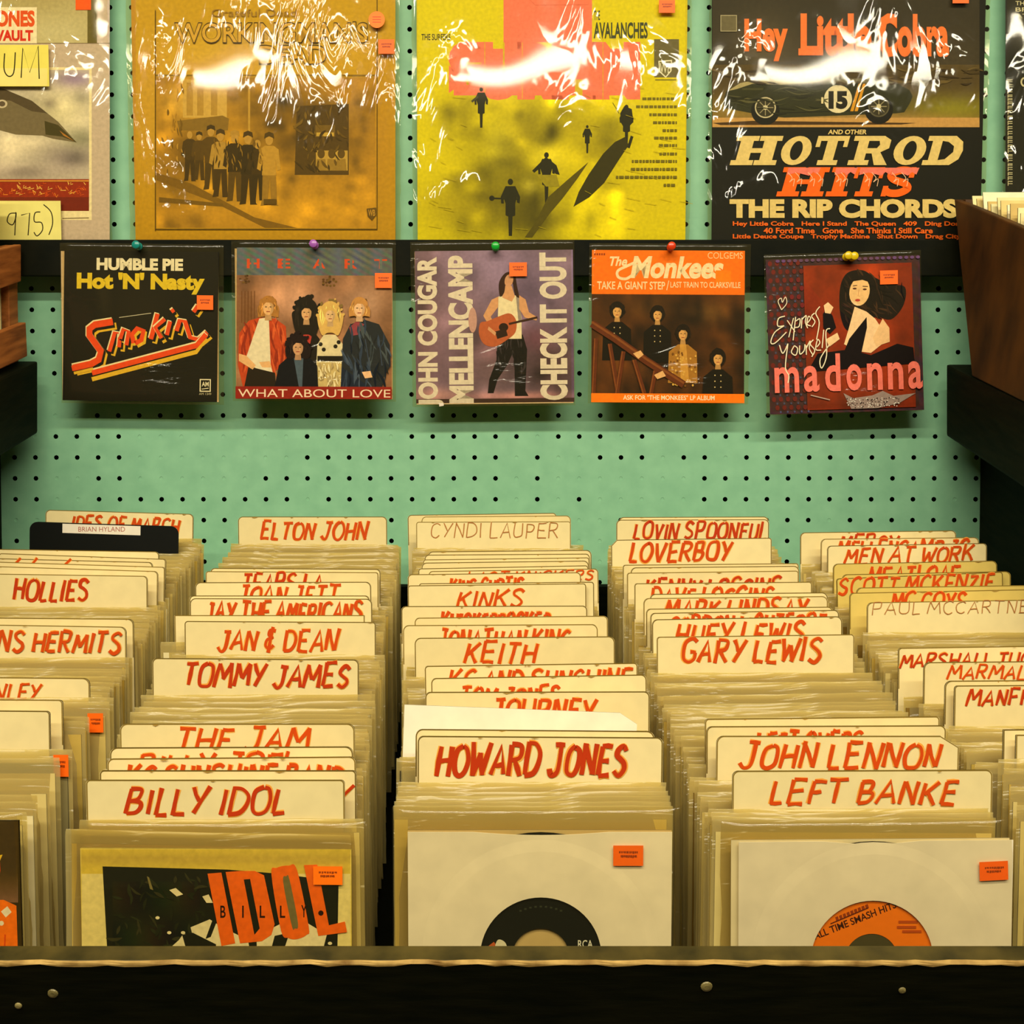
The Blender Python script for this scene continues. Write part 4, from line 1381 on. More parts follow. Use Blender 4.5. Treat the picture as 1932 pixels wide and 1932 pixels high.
def art_hotrod(A):
    K = (17, 18, 12)
    A.rect(1343, -46, 1849, 463, K)
    A.grid(1344, -46, 1848, 165, 30, 14, blobs((50, 44, 30), [(1600, 100, 200, 40, (58, 48, 28), .6), (1440, 90, 60, 60, (110, 98, 78), .6), (1800, 120, 60, 60, (76, 66, 46), .6)]))
    A.grid(1344, 122, 1848, 240, 30, 10, blobs((86, 70, 34), [(1600, 150, 300, 18, (66, 52, 24), .8), (1800, 205, 90, 24, (138, 132, 22), .95), (1380, 205, 60, 20, (146, 120, 30), .8), (1560, 222, 200, 10, (196, 156, 84), .8), (1700, 230, 160, 8, (188, 146, 80), .9)]))
    A.rect(1344, 222, 1848, 240, (196, 150, 84)); A.poly([(1344, 232), (1420, 228), (1730, 232), (1700, 235), (1360, 236)], (70, 46, 12))
    # open racing car, plain, seen from the side
    G = (44, 46, 22)
    A.poly([(1364, 194), (1370, 172), (1392, 158), (1430, 150), (1490, 153), (1525, 152), (1556, 160), (1570, 148), (1640, 148), (1690, 156), (1716, 170), (1722, 182), (1716, 196), (1706, 212), (1690, 214), (1480, 222), (1420, 214), (1368, 204)], G)
    A.poly([(1372, 172), (1396, 157), (1432, 149), (1490, 151), (1546, 152), (1540, 156), (1470, 160), (1420, 158), (1390, 168)], (170, 156, 110))
    A.poly([(1518, 133), (1532, 126), (1562, 148), (1556, 156), (1538, 150)], (190, 176, 128)); A.line([(1462, 133), (1492, 160)], 1.4, (170, 160, 120))
    A.poly([(1560, 150), (1640, 147), (1700, 158), (1650, 156), (1566, 158)], (112, 104, 78))
    A.rect(1400, 166, 1440, 170, (66, 66, 36)); A.line([(1450, 214), (1640, 208)], 1.4, (20, 22, 10))
    for cx, cy in ((1444, 203), (1658, 201)):
        A.ell(cx, cy + 6, 27, 27, (18, 18, 10)); A.ell(cx, cy, 20, 20, (196, 184, 150) if cx < 1500 else (90, 84, 60)); A.ell(cx, cy, 17.5, 17.5, (52, 48, 30))
        for q in range(8):
            a = q * math.pi / 4
            A.line([(cx, cy), (cx + 15 * math.cos(a), cy + 15 * math.sin(a))], 1.6, (150, 140, 108))
        A.ell(cx, cy, 4.5, 4.5, (206, 196, 160))
    A.ell(1581, 187, 26.5, 26.5, (226, 214, 178))
    A.text('15', 1563, 172, 1599, 206, (26, 26, 16), .07)
    for q in (1608, 1616):
        A.poly([(q + 12, 158), (q + 17, 158), (q + 2, 210), (q - 4, 210)], (214, 150, 30))
    A.tex([(1375, 178), (1560, 165), (1560, 212), (1480, 216), (1380, 200)], 30, [(60, 62, 34), (34, 36, 16), (84, 82, 50)], 50, 3, .05, 9, .1)
    A.tex([(1348, 126), (1846, 126), (1846, 168), (1720, 160), (1348, 160)], 60, [(70, 56, 26), (104, 86, 44), (58, 44, 18)], 40, 4, 0, 10, .2)
    A.rect(1549, 184, 1553, 196, (220, 206, 160))
    C = (244, 122, 56)
    def gothic(st, x0, y0, x1, y1):
        A.text(st, x0, y0, x1, y1, C, .042)
    gothic('Hey', 1404, 36, 1486, 116)
    gothic('Little', 1510, 26, 1644, 106); gothic('Cobra', 1656, 26, 1790, 108)
    A.rect(1506, 92, 1530, 105, C); A.poly([(1656, 58), (1662, 34), (1674, 26), (1690, 28), (1684, 44), (1674, 38), (1670, 58), (1678, 104), (1672, 114), (1664, 100)], C)
    A.rect(1359, 29, 1390, 60, (170, 160, 130)); A.rect(1360.4, 30.4, 1388.6, 58.6, (104, 96, 70));
    Y = (226, 200, 130)
    A.text('AND OTHER', 1562, 245, 1635, 254, Y, .03, .15)
    def slab(st, boxes, y0, y1, col, sh, serif):
        """heavy slab capitals, sheared"""
        H = y1 - y0
        S = lambda x, y: (x + (y1 - y) * sh - H * sh / 2, y)
        R = lambda a, b, c, d, cc=col: A.poly([S(a, b), S(c, b), S(c, d), S(a, d)], cc)
        for ch, a, b in boxes:
            W = b - a; st_w = W * .27; q = H * .17
            if ch in 'HIRDT':
                if ch == 'H':
                    for m in (a + W * .12, b - W * .12 - st_w):
                        R(m, y0, m + st_w, y1); R(m - serif, y0, m + st_w + serif, y0 + q); R(m - serif, y1 - q, m + st_w + serif, y1)
                    R(a + W * .2, y0 + H * .42, b - W * .2, y0 + H * .58)
                elif ch == 'I':
                    m = (a + b) / 2 - W * .28
                    R(m, y0, m + W * .56, y1); R(a, y0, b, y0 + q); R(a, y1 - q, b, y1)
                elif ch == 'T':
                    m = (a + b) / 2 - st_w * .6
                    R(m, y0, m + st_w * 1.2, y1); R(a, y0, b, y0 + q); R(a, y0, a + st_w * .5, y0 + H * .38); R(b - st_w * .5, y0, b, y0 + H * .38); R(m - serif, y1 - q, m + st_w * 1.2 + serif, y1)
                else:
                    m = a + W * .1
                    if ch == 'D':
                        A.poly([S(m, y0), S(b - W * .28, y0), S(b - W * .06, y0 + H * .2), S(b, y0 + H * .5), S(b - W * .06, y0 + H * .8), S(b - W * .28, y1), S(m, y1)], col)
                        A.poly([S(m + st_w, y0 + q), S(m + W * .44, y0 + q * 1.2), S(b - W * .28, y0 + H * .35), S(b - W * .26, y0 + H * .55), S(m + W * .46, y1 - q * 1.2), S(m + st_w, y1 - q)], K)
                    else:
                        A.poly([S(m, y0), S(b - W * .25, y0), S(b - W * .06, y0 + H * .14), S(b - W * .06, y0 + H * .42), S(b - W * .26, y0 + H * .56), S(b, y1), S(b - W * .34, y1), S(b - W * .48, y0 + H * .6), S(m + st_w, y0 + H * .6), S(m + st_w, y1), S(m, y1)], col)
                        A.poly([S(m + st_w, y0 + q), S(b - W * .36, y0 + q), S(b - W * .32, y0 + H * .3), S(b - W * .38, y0 + H * .42), S(m + st_w, y0 + H * .42)], K)
                    R(a - serif * .3, y0, m + st_w, y0 + q); R(a - serif * .3, y1 - q, m + st_w + serif, y1)
            elif ch == 'O':
                pts = [((a + b) / 2 + W / 2 * math.cos(t * .2618), (y0 + y1) / 2 + H / 2 * math.sin(t * .2618)) for t in range(24)]
                A.poly([S(*p) for p in pts], col)
                pts = [((a + b) / 2 + W * .2 * math.cos(t * .2618), (y0 + y1) / 2 + H * .33 * math.sin(t * .2618)) for t in range(24)]
                A.poly([S(*p) for p in pts], K)
            elif ch == 'S':
                pts = [(b - W * .08, y0 + H * .24), (b - W * .25, y0 + H * .12), (a + W * .4, y0 + H * .12), (a + W * .16, y0 + H * .27), (a + W * .32, y0 + H * .43), (b - W * .3, y0 + H * .55), (b - W * .12, y0 + H * .72), (b - W * .38, y0 + H * .88), (a + W * .28, y0 + H * .88), (a + W * .06, y0 + H * .74)]
                A.line([S(*p) for p in pts], H * .25, col, True)
                R(b - W * .2, y0, b - W * .02, y0 + H * .36); R(a, y0 + H * .64, a + W * .18, y1)
    slab('HOT', [('H', 1382, 1472), ('O', 1474, 1530), ('T', 1536, 1596)], 257, 312, Y, .28, 9)
    slab('ROD', [('R', 1608, 1680), ('O', 1686, 1746), ('D', 1748, 1816)], 257, 312, Y, .28, 9)
    OR, PK = (250, 106, 20), (240, 124, 112)
    hb = [('H', 1468, 1562), ('I', 1564, 1604), ('T', 1608, 1662), ('S', 1668, 1722)]
    slab('HITS', hb, 316, 371, OR, .28, 8)
    for x, d in ((1480, 60), (1570, 40), (1616, 60), (1676, 50)):
        A.poly([(x + 7, 317), (x + d + 8, 317), (x + d + 2, 330), (x + d - 6, 325), (x + d - 14, 332), (x + 22, 326), (x + 4, 331)], PK)
    rd = random.Random(2)
    for x in (1486, 1500, 1524, 1540, 1574, 1586, 1628, 1644, 1682, 1700):
        y = 322
        A.line([(x, y + 4), (x + 8, y + 14), (x + 3, y + 22), (x + 12, y + 16), (x + 10, y + 30)], 1.2, (246, 200, 170), True)
    A.text('THE RIP CHORDS', 1376, 376, 1806, 412, Y, .058)
    A.text('Hey Little Cobra   Here I Stand   The Queen   409   Ding Dong', 1382, 418, 1818, 429, (240, 104, 22), .03)
    A.text('40 Ford Time   Gone   She Thinks I Still Care', 1440, 430, 1759, 441, (240, 104, 22), .03)
    A.text('Little Deuce Coupe   Trophy Machine   Shut Down   Drag City', 1382, 442, 1812, 453, (240, 104, 22), .03)
def notes_hotrod(t, M):
    sticker(t, M, 1794, -14, 1824, 10, .0054)
def art_far(A):
    A.grid(1897, -46, 2395, 463, 20, 24, blobs((34, 34, 24), [(1925, 60, 30, 40, (90, 84, 66), .8), (1910, 100, 20, 30, (20, 20, 14), .8)]))
    W = (206, 198, 160)
    for y in (2, 14, 26):
        A.text({2: 'THE', 14: 'BR', 26: 'AT'}[y], 1916, y, 1940, y + 8, W, .01)
    rd = random.Random(12)
    y = 150
    while y < 350:
        d = rd.uniform(6, 12)
        A.rect(1901, y, 1910, y + 1.4, W); A.rect(1901, y, 1902.2, y + d * .8, W); A.rect(1901, y + d * .4, 1910, y + d * .4 + 1.2, W)
        y += d
    A.ell(1932, 155, 7, 9, W); A.ell(1932, 155, 4, 6, (40, 38, 28))

album('record_album', -299, 206, -306, 212, 'album with cloudy sea picture, red base and two yellow handwritten notes', art_sea, 1, (200, 180, 160), notes_sea)
album('record_album', 256, 746, 246, 756, 'golden brown sepia album in crinkled plastic wrap', art_gold, 2, (190, 140, 44), notes_gold, 0.016, M_CRINKLE)
album('record_album', 788, 1293, 779, 1301, 'bright yellow album with pink lettering and dark skiers', art_yellow, 3, (204, 186, 14), notes_yellow)
album('record_album', 1343, 1849, 1334, 1857, 'black album picturing a racing car above cream and orange lettering', art_hotrod, 17, (17, 18, 12), notes_hotrod)
album('record_album', 1897, 2400, 1889, 2408, 'mostly hidden dark album beside the racing car album', art_far, 5, (34, 34, 24))
# ================================================================== singles pinned to the ledge
PINN = 0.0322
def pinned(sl, cov, label, art, seed, pins, roll=0.0, stick=None):
    """sl: pixel box of the clear sleeve; cov: pixel box of the cover before rotation"""
    c = wall_pt((sl[0] + sl[2]) / 2, (sl[1] + sl[3]) / 2, PINN)
    M = frame(c, roll)
    t = empty('pinned_single', M)
    tag(t, label, 'record')
    M0 = frame(c)                                     # art is laid out upright, the roll turns the whole sleeve
    A = Art(M0)
    a = A.L(cov[0], cov[3]); b = A.L(cov[2], cov[1])
    A.sheet(a[0], a[1], b[0], b[1], .0012, (190, 160, 110))
    art(A)
    A.build('picture_sleeve', M_PRINT, t, Matrix.Translation((0, 0, .0016)))
    a = A.L(sl[0], sl[3]); b = A.L(sl[2], sl[1])
    link('clear_sleeve', film('clear_sleeve', b[0] - a[0], b[1] - a[1], 24, 24, .0010, seed, M_BAG, .0032, (a[0] + b[0]) / 2, a[1]), Matrix.Identity(4), t)
    if stick:
        o = sticker(t, M0, *stick, .0045)
    for px, py, col, lab in pins:
        p = wall_pt(px, py, PINN + .0052)
        mb = MB()
        mb.tube([(.0045, 0), (.0045, .0012), (.0026, .0022), (.0024, .0062), (.0046, .0074), (.0048, .0098), (.0040, .0108)], 18)
        o = mb.build('pushpin', [mat_plain('pin_plastic', [q * .9 for q in col], col, 30, .25, .5)], None, frame(p, 0, LEAN), 0, True)
        tag(o, lab, 'pushpin')

def head(A, x, y, k, hair, skin, big=1.0, long=0.0):
    rd = random.Random(int(x + y))
    hl = tuple(min(255, q * 1.35 + 12) for q in hair); hd = tuple(q * .6 for q in hair)
    for q in range(26 if big > 1.2 else 12):
        a = rd.uniform(math.pi * .85, math.pi * 2.15); R = (rd.uniform(7, 10.5) if big > 1.2 else rd.uniform(5.5, 7.5)) * k * big
        A.ell(x + R * math.cos(a), y - 1 * k + R * 1.12 * math.sin(a), rd.uniform(1.2, 2.6) * k, rd.uniform(1.6, 3) * k, rd.choice([hair, hair, hd]), rd.uniform(0, 90), 8)
    """generic printed head: hair mass, face, eyes and mouth"""
    A.ell(x, y - 1 * k, 8.5 * k * big, 10 * k * big, hair, 0, 18)
    if long:
        A.poly([(x - 8.5 * k * big, y - 2 * k), (x - 10 * k * big, y + 8 * k), (x - 9 * k, y + long * k), (x - 3 * k, y + long * k * .9), (x + 3 * k, y + long * k * .9), (x + 9 * k, y + long * k), (x + 10 * k * big, y + 8 * k), (x + 8.5 * k * big, y - 2 * k)], hair, True)
    A.poly([(x - 2.6 * k, y + 5 * k), (x + 2.6 * k, y + 5 * k), (x + 3.4 * k, y + 13 * k), (x - 3.4 * k, y + 13 * k)], tuple(q * .85 for q in skin))
    for q in range(22):
        a = rd.uniform(math.pi, 2 * math.pi); R = rd.uniform(5.5, 9) * k * big
        X, Y = x + R * math.cos(a), y + R * math.sin(a)
        L2 = rd.uniform(3, 6 + long * .4) * k
        A.line([(X, Y), (X + rd.uniform(-1, 1) * k, Y + L2 * .5), (X + rd.uniform(-1.5, 1.5) * k, Y + L2)], rd.uniform(.5, 1.1) * k, rd.choice([hl, hd, hair]), True, True)
    A.ell(x, y + 1 * k, 5.2 * k, 7.2 * k, skin, 0, 16)
    A.poly([(x + 1.2 * k, y - 5 * k), (x + 5 * k, y - 2 * k), (x + 4.6 * k, y + 4 * k), (x + 1.6 * k, y + 7.6 * k), (x + 2.8 * k, y + 2 * k)], tuple(q * .86 for q in skin), True)
    D = tuple(q * .45 for q in skin)
    for s in (-1, 1):
        A.ell(x + s * 2.2 * k, y, 1.1 * k, .6 * k, D, 0, 8)
    A.line([(x - 1.8 * k, y + 4.6 * k), (x + 1.8 * k, y + 4.6 * k)], .9 * k, (150, 70, 50)); A.line([(x, y), (x + .5 * k, y + 2.6 * k)], .6 * k, tuple(q * .8 for q in skin))
    A.poly([(x - 5.4 * k, y - 1 * k), (x - 5 * k, y - 6 * k), (x, y - 8 * k), (x + 5 * k, y - 6 * k), (x + 5.4 * k, y - 1 * k), (x + 3 * k, y - 4 * k), (x - 2 * k, y - 4.4 * k)], hair)

def art_smokin(A):
    K = (22, 20, 10)
    A.rect(121, 474, 412, 757, K)
    A.grid(126, 478, 408, 752, 16, 16, blobs(K, [(265, 590, 70, 60, (40, 34, 18), .6), (200, 560, 8, 40, (58, 50, 28), .5)]))
    A.text('HUMBLE PIE', 182, 488, 345, 511, (232, 220, 184), .05)
    A.text("Hot 'N' Nasty", 145, 515, 386, 555, (222, 190, 40), .055)
    OR, YE, CR = (232, 74, 24), (226, 178, 44), (238, 220, 168)
    def band(pts, w):
        sh = lambda d, e: [(x + d, y + e) for x, y in pts]
        A.line(sh(7, 8), w, YE); A.line(sh(3, 4), w + 1.5, K); A.line(sh(-1.5, -2), w, CR); A.line(sh(0, 0), w - .5, OR)
    band([(214, 608), (180, 614), (170, 622), (170, 634), (192, 664), (188, 680), (174, 688), (140, 696)], 13)
    band([(208, 664), (218, 628), (228, 630), (226, 656)], 8); band([(228, 640), (234, 622), (244, 626), (240, 652)], 8)
    A.line([(258, 652), (254, 634), (264, 624), (274, 628), (272, 646), (260, 652)], 10, YE); A.line([(254, 648), (250, 632), (260, 620), (272, 624), (268, 642), (256, 648)], 9, OR, False)
    band([(286, 640), (298, 592)], 9); band([(312, 602), (294, 618), (306, 638)], 8)
    band([(316, 632), (322, 606)], 8); band([(324, 588), (329, 584)], 8)
    band([(334, 624), (340, 604), (350, 606), (360, 636), (376, 640), (392, 626)], 9)
    band([(366, 588), (374, 576)], 8)
    for off, w, col in ((15, 8, YE), (0, 10, CR), (3, 10, OR)):
        A.line([(176, 702 + off), (372, 648 + off), (390, 628 + off * .6)], w, col)
    A.line([(138, 697), (176, 688)], 10, OR); A.line([(142, 706), (178, 697)], 5, YE)
    A.line([(226, 600), (286, 591)], 1.2, (200, 190, 160))
    A.rect(379, 714, 400, 738, (232, 220, 184)); A.rect(381, 716, 398, 736, K); A.text('AM', 383, 719, 396, 728, (232, 220, 184), .02); A.line([(383, 733), (396, 731)], 1.4, (232, 220, 184))
    A.text('AM 1349', 378, 740, 401, 744, (200, 188, 150), .0)

def art_heart(A):
    A.rect(447, 468, 740, 753, (148, 44, 20))
    A.grid(447, 520, 740, 732, 76, 56, mottle(blobs((150, 104, 74), [(560, 560, 70, 50, (206, 154, 124), .85), (690, 570, 46, 40, (190, 150, 124), .7), (470, 600, 24, 60, (112, 70, 34), .7), (730, 640, 16, 70, (104, 72, 48), .7), (620, 540, 50, 20, (166, 116, 84), .6)]), 3, 447, 520, 740, 732, 120, .2, 16, 18))
    A.grid(447, 468, 740, 520, 26, 8, lambda x, y: (92 + 20 * math.sin(x * .31) * math.sin(y * .5), 100 + 22 * math.sin(x * .23 + 1) * math.cos(y * .4) - .02 * (x - 600), 104 + 16 * math.sin(x * .17)))
    for ch, x in (('H', 466), ('E', 524), ('A', 590), ('R', 650), ('T', 706)):
        A.text(ch, x, 489, x + 24, 507, (214, 76, 36), .02)
    for x in (474, 534, 602, 660, 716):
        A.rect(x, 488, x + 5, 508, (104, 112, 108))
    rd = random.Random(5)
    for x in (456, 462, 468, 474, 480):
        A.rect(x, 550, x + 1.4, 610, (110, 66, 30))
    for x, y in ((462, 528), (614, 530), (626, 534)):
        for q in range(10):
            A.ell(x + rd.uniform(-9, 9), y + rd.uniform(-8, 8), 2.5, 2, rd.choice([(92, 60, 24), (116, 84, 34), (70, 44, 16)]), 0, 8)
    SK, BL = (232, 180, 124), (26, 18, 12)
    # five plain figures grouped as a band
    A.poly([(450, 690), (452, 630), (470, 606), (490, 600), (520, 602), (540, 616), (544, 690), (520, 700), (500, 732), (460, 732)], (196, 70, 30))
    A.tex([(452, 632), (488, 604), (480, 700), (462, 728)], 22, [(150, 44, 18), (222, 96, 46)], 40, 4, 1.5, 4, .3); A.tex([(514, 606), (540, 618), (542, 690), (518, 696)], 20, [(150, 44, 18), (222, 96, 46)], 40, 4, 1.5, 5, .3)
    A.poly([(490, 602), (508, 600), (512, 690), (516, 704), (500, 704), (470, 688), (466, 674)], (232, 218, 188)); A.poly([(462, 732), (470, 692), (520, 704), (522, 732)], (34, 24, 14))
    A.poly([(452, 668), (466, 672), (484, 690), (478, 698), (452, 682)], SK); A.poly([(490, 684), (510, 682), (514, 694), (496, 694)], SK)
    head(A, 507, 580, 1.95, (178, 120, 54), SK, 1.0, 10)
    A.poly([(546, 690), (548, 640), (562, 622), (590, 622), (604, 640), (606, 690)], BL); A.poly([(560, 630), (590, 630), (586, 650), (566, 650)], (192, 60, 50))
    head(A, 579, 590, 1.8, BL, (222, 170, 120), 1.45, 26)
    A.poly([(596, 732), (600, 650), (612, 632), (634, 632), (648, 650), (650, 732)], (226, 210, 170)); A.poly([(600, 672), (648, 672), (648, 682), (600, 682)], (24, 18, 12))
    for q in ((606, 650), (634, 654), (612, 660), (640, 646)):
        A.ell(q[0], q[1], 4, 4, (34, 28, 18), 0, 9)
    A.rect(600, 684, 646, 732, (206, 182, 122))
    head(A, 624, 594, 1.75, (220, 178, 100), (232, 190, 140), 1.35, 22)
    A.poly([(644, 732), (648, 640), (662, 612), (690, 604), (716, 612), (736, 650), (738, 690), (724, 712), (722, 732)], (32, 38, 46)); A.poly([(660, 618), (674, 606), (688, 612), (676, 632), (664, 634)], (150, 62, 74))
    A.tex([(650, 640), (690, 608), (734, 652), (734, 690), (722, 730), (648, 730)], 60, [(50, 60, 70), (20, 26, 32), (70, 80, 88)], 36, 4, 1.4, 6, .4)
    A.line([(690, 640), (700, 700)], 2, (58, 66, 74), True); A.line([(716, 640), (722, 690)], 2, (58, 66, 74), True); A.poly([(684, 702), (700, 700), (704, 712), (690, 714)], SK)
    head(A, 679, 582, 1.95, (190, 130, 60), SK, 1.0, 8)
    A.poly([(520, 732), (528, 690), (548, 672), (582, 672), (600, 690), (602, 732)], (24, 22, 18)); A.poly([(556, 676), (574, 676), (572, 732), (566, 732)], (74, 86, 90))
    head(A, 564, 656, 1.85, (34, 22, 12), (200, 146, 96), 1.25, 12)
    A.tex([(602, 686), (644, 686), (644, 730), (602, 730)], 30, [(176, 150, 96), (230, 210, 150)], 16, 3, 1.6, 7, .4)
    A.tex([(556, 576), (600, 576), (604, 624), (552, 624)], 0, [BL], 1, 1, 0)
    A.rect(447, 730, 740, 753, (142, 36, 18))
    A.text('WHAT ABOUT LOVE', 452, 735, 738, 750, (232, 202, 160), .0)

def art_guitar(A):
    A.grid(784, 473, 1082, 760, 76, 76, mottle(blobs((124, 100, 122), [(930, 500, 110, 60, (164, 138, 176), .8), (1000, 560, 50, 60, (112, 92, 128), .6), (860, 620, 50, 120, (128, 96, 110), .5), (800, 600, 30, 160, (96, 68, 72), .7), (1040, 700, 60, 60, (70, 48, 50), .85),
        (930, 700, 60, 50, (104, 80, 86), .8), (820, 745, 60, 14, (176, 128, 120), .7), (980, 748, 100, 8, (206, 142, 140), .9), (1010, 640, 30, 26, (104, 56, 70), .6), (930, 650, 30, 30, (170, 116, 130), .6)]), 6, 784, 473, 1082, 760, 120, .2, 18, 20))
    A.rect(784, 752, 1082, 760, (66, 44, 38))
    LT = (222, 208, 190)
    A.text('JOHN COUGAR', 788, 484, 836, 766, LT, .045, 0, 90)
    A.text('MELLENCAMP', 846, 482, 893, 760, LT, .045, 0, 90)
    A.text('CHECK IT OUT', 1018, 478, 1070, 756, LT, .045, 0, 90)
    SK, K = (214, 156, 112), (16, 12, 12)
    # plain singer figure with guitar
    A.poly([(938, 638), (986, 632), (994, 660), (992, 700), (990, 738), (996, 748), (970, 748), (970, 700), (968, 664), (956, 690), (938, 716), (930, 742), (919, 742), (922, 716), (936, 680)], K)
    A.tex([(942, 640), (986, 634), (990, 700), (972, 700), (966, 660), (938, 700)], 30, [(52, 44, 48), (8, 6, 8)], 26, 3, 1.5, 3, .3)
    A.poly([(941, 560), (978, 558), (984, 600), (984, 640), (938, 640)], (232, 216, 178)); A.poly([(974, 560), (980, 560), (984, 606), (978, 606)], (150, 138, 130))
    A.poly([(941, 560), (928, 566), (912, 596), (930, 628), (936, 632), (936, 618), (926, 598), (940, 580)], SK); A.poly([(980, 558), (992, 566), (998, 590), (1014, 600), (1012, 606), (990, 600), (980, 584)], SK)
    A.poly([(952, 540), (966, 540), (972, 560), (966, 570), (948, 562)], SK)
    A.poly([(950, 520), (960, 514), (972, 518), (976, 540), (980, 562), (972, 556), (966, 528), (956, 530), (952, 552), (944, 560), (942, 536)], (52, 28, 22), True)
    A.ell(961, 530, 8, 12, (206, 150, 112), 15, 16)
    G = (186, 94, 54)
    A.poly([(906, 610), (920, 606), (940, 598), (962, 592), (974, 606), (972, 628), (956, 642), (934, 654), (914, 650), (904, 632)], G, True); A.ell(950, 618, 9, 8, (40, 22, 14), 0, 14); A.poly([(934, 626), (954, 620), (958, 634), (938, 640)], (46, 26, 16))
    A.line([(960, 612), (1014, 600)], 4, (60, 34, 22)); A.poly([(922, 616), (936, 628), (934, 634), (920, 622)], SK)
    A.ell(892, 604, 8, 24, (196, 150, 140), 0, 14)

def art_orange(A):
    OR = (250, 118, 14)
    A.rect(1116, 473, 1404, 760, OR)
    A.grid(1116, 556, 1404, 744, 76, 50, mottle(blobs((66, 36, 10), [(1160, 680, 40, 50, (112, 60, 18), .8), (1240, 640, 50, 40, (50, 28, 8), .7), (1330, 590, 40, 20, (120, 84, 34), .6), (1230, 580, 50, 20, (88, 56, 20), .7), (1390, 700, 30, 40, (40, 22, 6), .7)]), 8, 1116, 556, 1404, 744, 140, .4, 14, 18))
    CR = (240, 220, 176)
    A.text('The', 1148, 485, 1183, 503, CR, .03, .25)
    A.text('Monkees', 1192, 484, 1364, 526, CR, .038, .18); A.line([(1206, 492), (1184, 502), (1165, 512), (1166, 524), (1180, 527), (1192, 520)], 5, CR, True)
    A.text('COLGEMS', 1334, 476, 1400, 488, (244, 204, 150), 0)
    A.rect(1349, 510, 1378, 536, (255, 132, 14))
    A.text('TAKE A GIANT STEP', 1126, 532, 1254, 547, CR, .015); A.line([(1257, 548), (1261, 530)], 1.5, CR)
    A.text('LAST TRAIN TO CLARKSVILLE', 1264, 532, 1396, 543, CR, .01)
    for k in range(5):
        A.rect(1120 + k * 4.4, 479, 1123 + k * 4.4, 483, (150, 60, 12))
    SK, BK = (222, 166, 98), (14, 9, 4)
    def man(x, y, k, coat=BK):
        yb = min(y + 60 * k, 744); A.poly([(x - 18 * k, yb), (x - 17 * k, y + 22 * k), (x - 6 * k, y + 13 * k), (x + 6 * k, y + 13 * k), (x + 17 * k, y + 22 * k), (x + 18 * k, yb)], coat)
        head(A, x, y, k, (24, 14, 6), SK, 1.1, 0)
        for q in range(3):
            for s in (-1, 1):
                A.ell(x + s * 3.5 * k, y + (20 + 7 * q) * k, .8 * k, .8 * k, (222, 196, 140), 0, 6)
    man(1164, 588, 1.55); man(1240, 594, 1.5); man(1288, 630, 1.55, (170, 116, 42)); A.poly([(1282, 650), (1294, 650), (1300, 720), (1284, 720)], (206, 150, 64))
    rd = random.Random(4)
    for q in range(40):
        A.ell(rd.uniform(1264, 1312), rd.uniform(664, 730), 2, 2.4, rd.choice([(120, 76, 22), (222, 172, 80)]), 0, 6)
    man(1354, 676, 1.6)
    W1, W2 = (96, 46, 16), (128, 70, 26)
    A.line([(1116, 612), (1160, 640), (1220, 682), (1290, 726)], 14, W1); A.line([(1116, 609), (1160, 637), (1220, 679), (1290, 723)], 4, W2)
    for a, b, c, d in ((1124, 640, 1120, 744), (1150, 650, 1166, 744), (1176, 664, 1164, 744), (1196, 680, 1216, 744), (1236, 700, 1228, 744)):
        A.line([(a, b), (c, d)], 8, W1); A.line([(a - 2, b), (c - 2, d)], 2, W2)
    A.poly([(1194, 668), (1208, 662), (1214, 670), (1204, 678)], SK); A.poly([(1234, 708), (1250, 700), (1256, 710), (1240, 716)], SK)
    A.rect(1116, 743, 1404, 760, OR)
    A.text('ASK FOR "THE MONKEES" LP ALBUM', 1176, 746, 1348, 755, CR, .01)

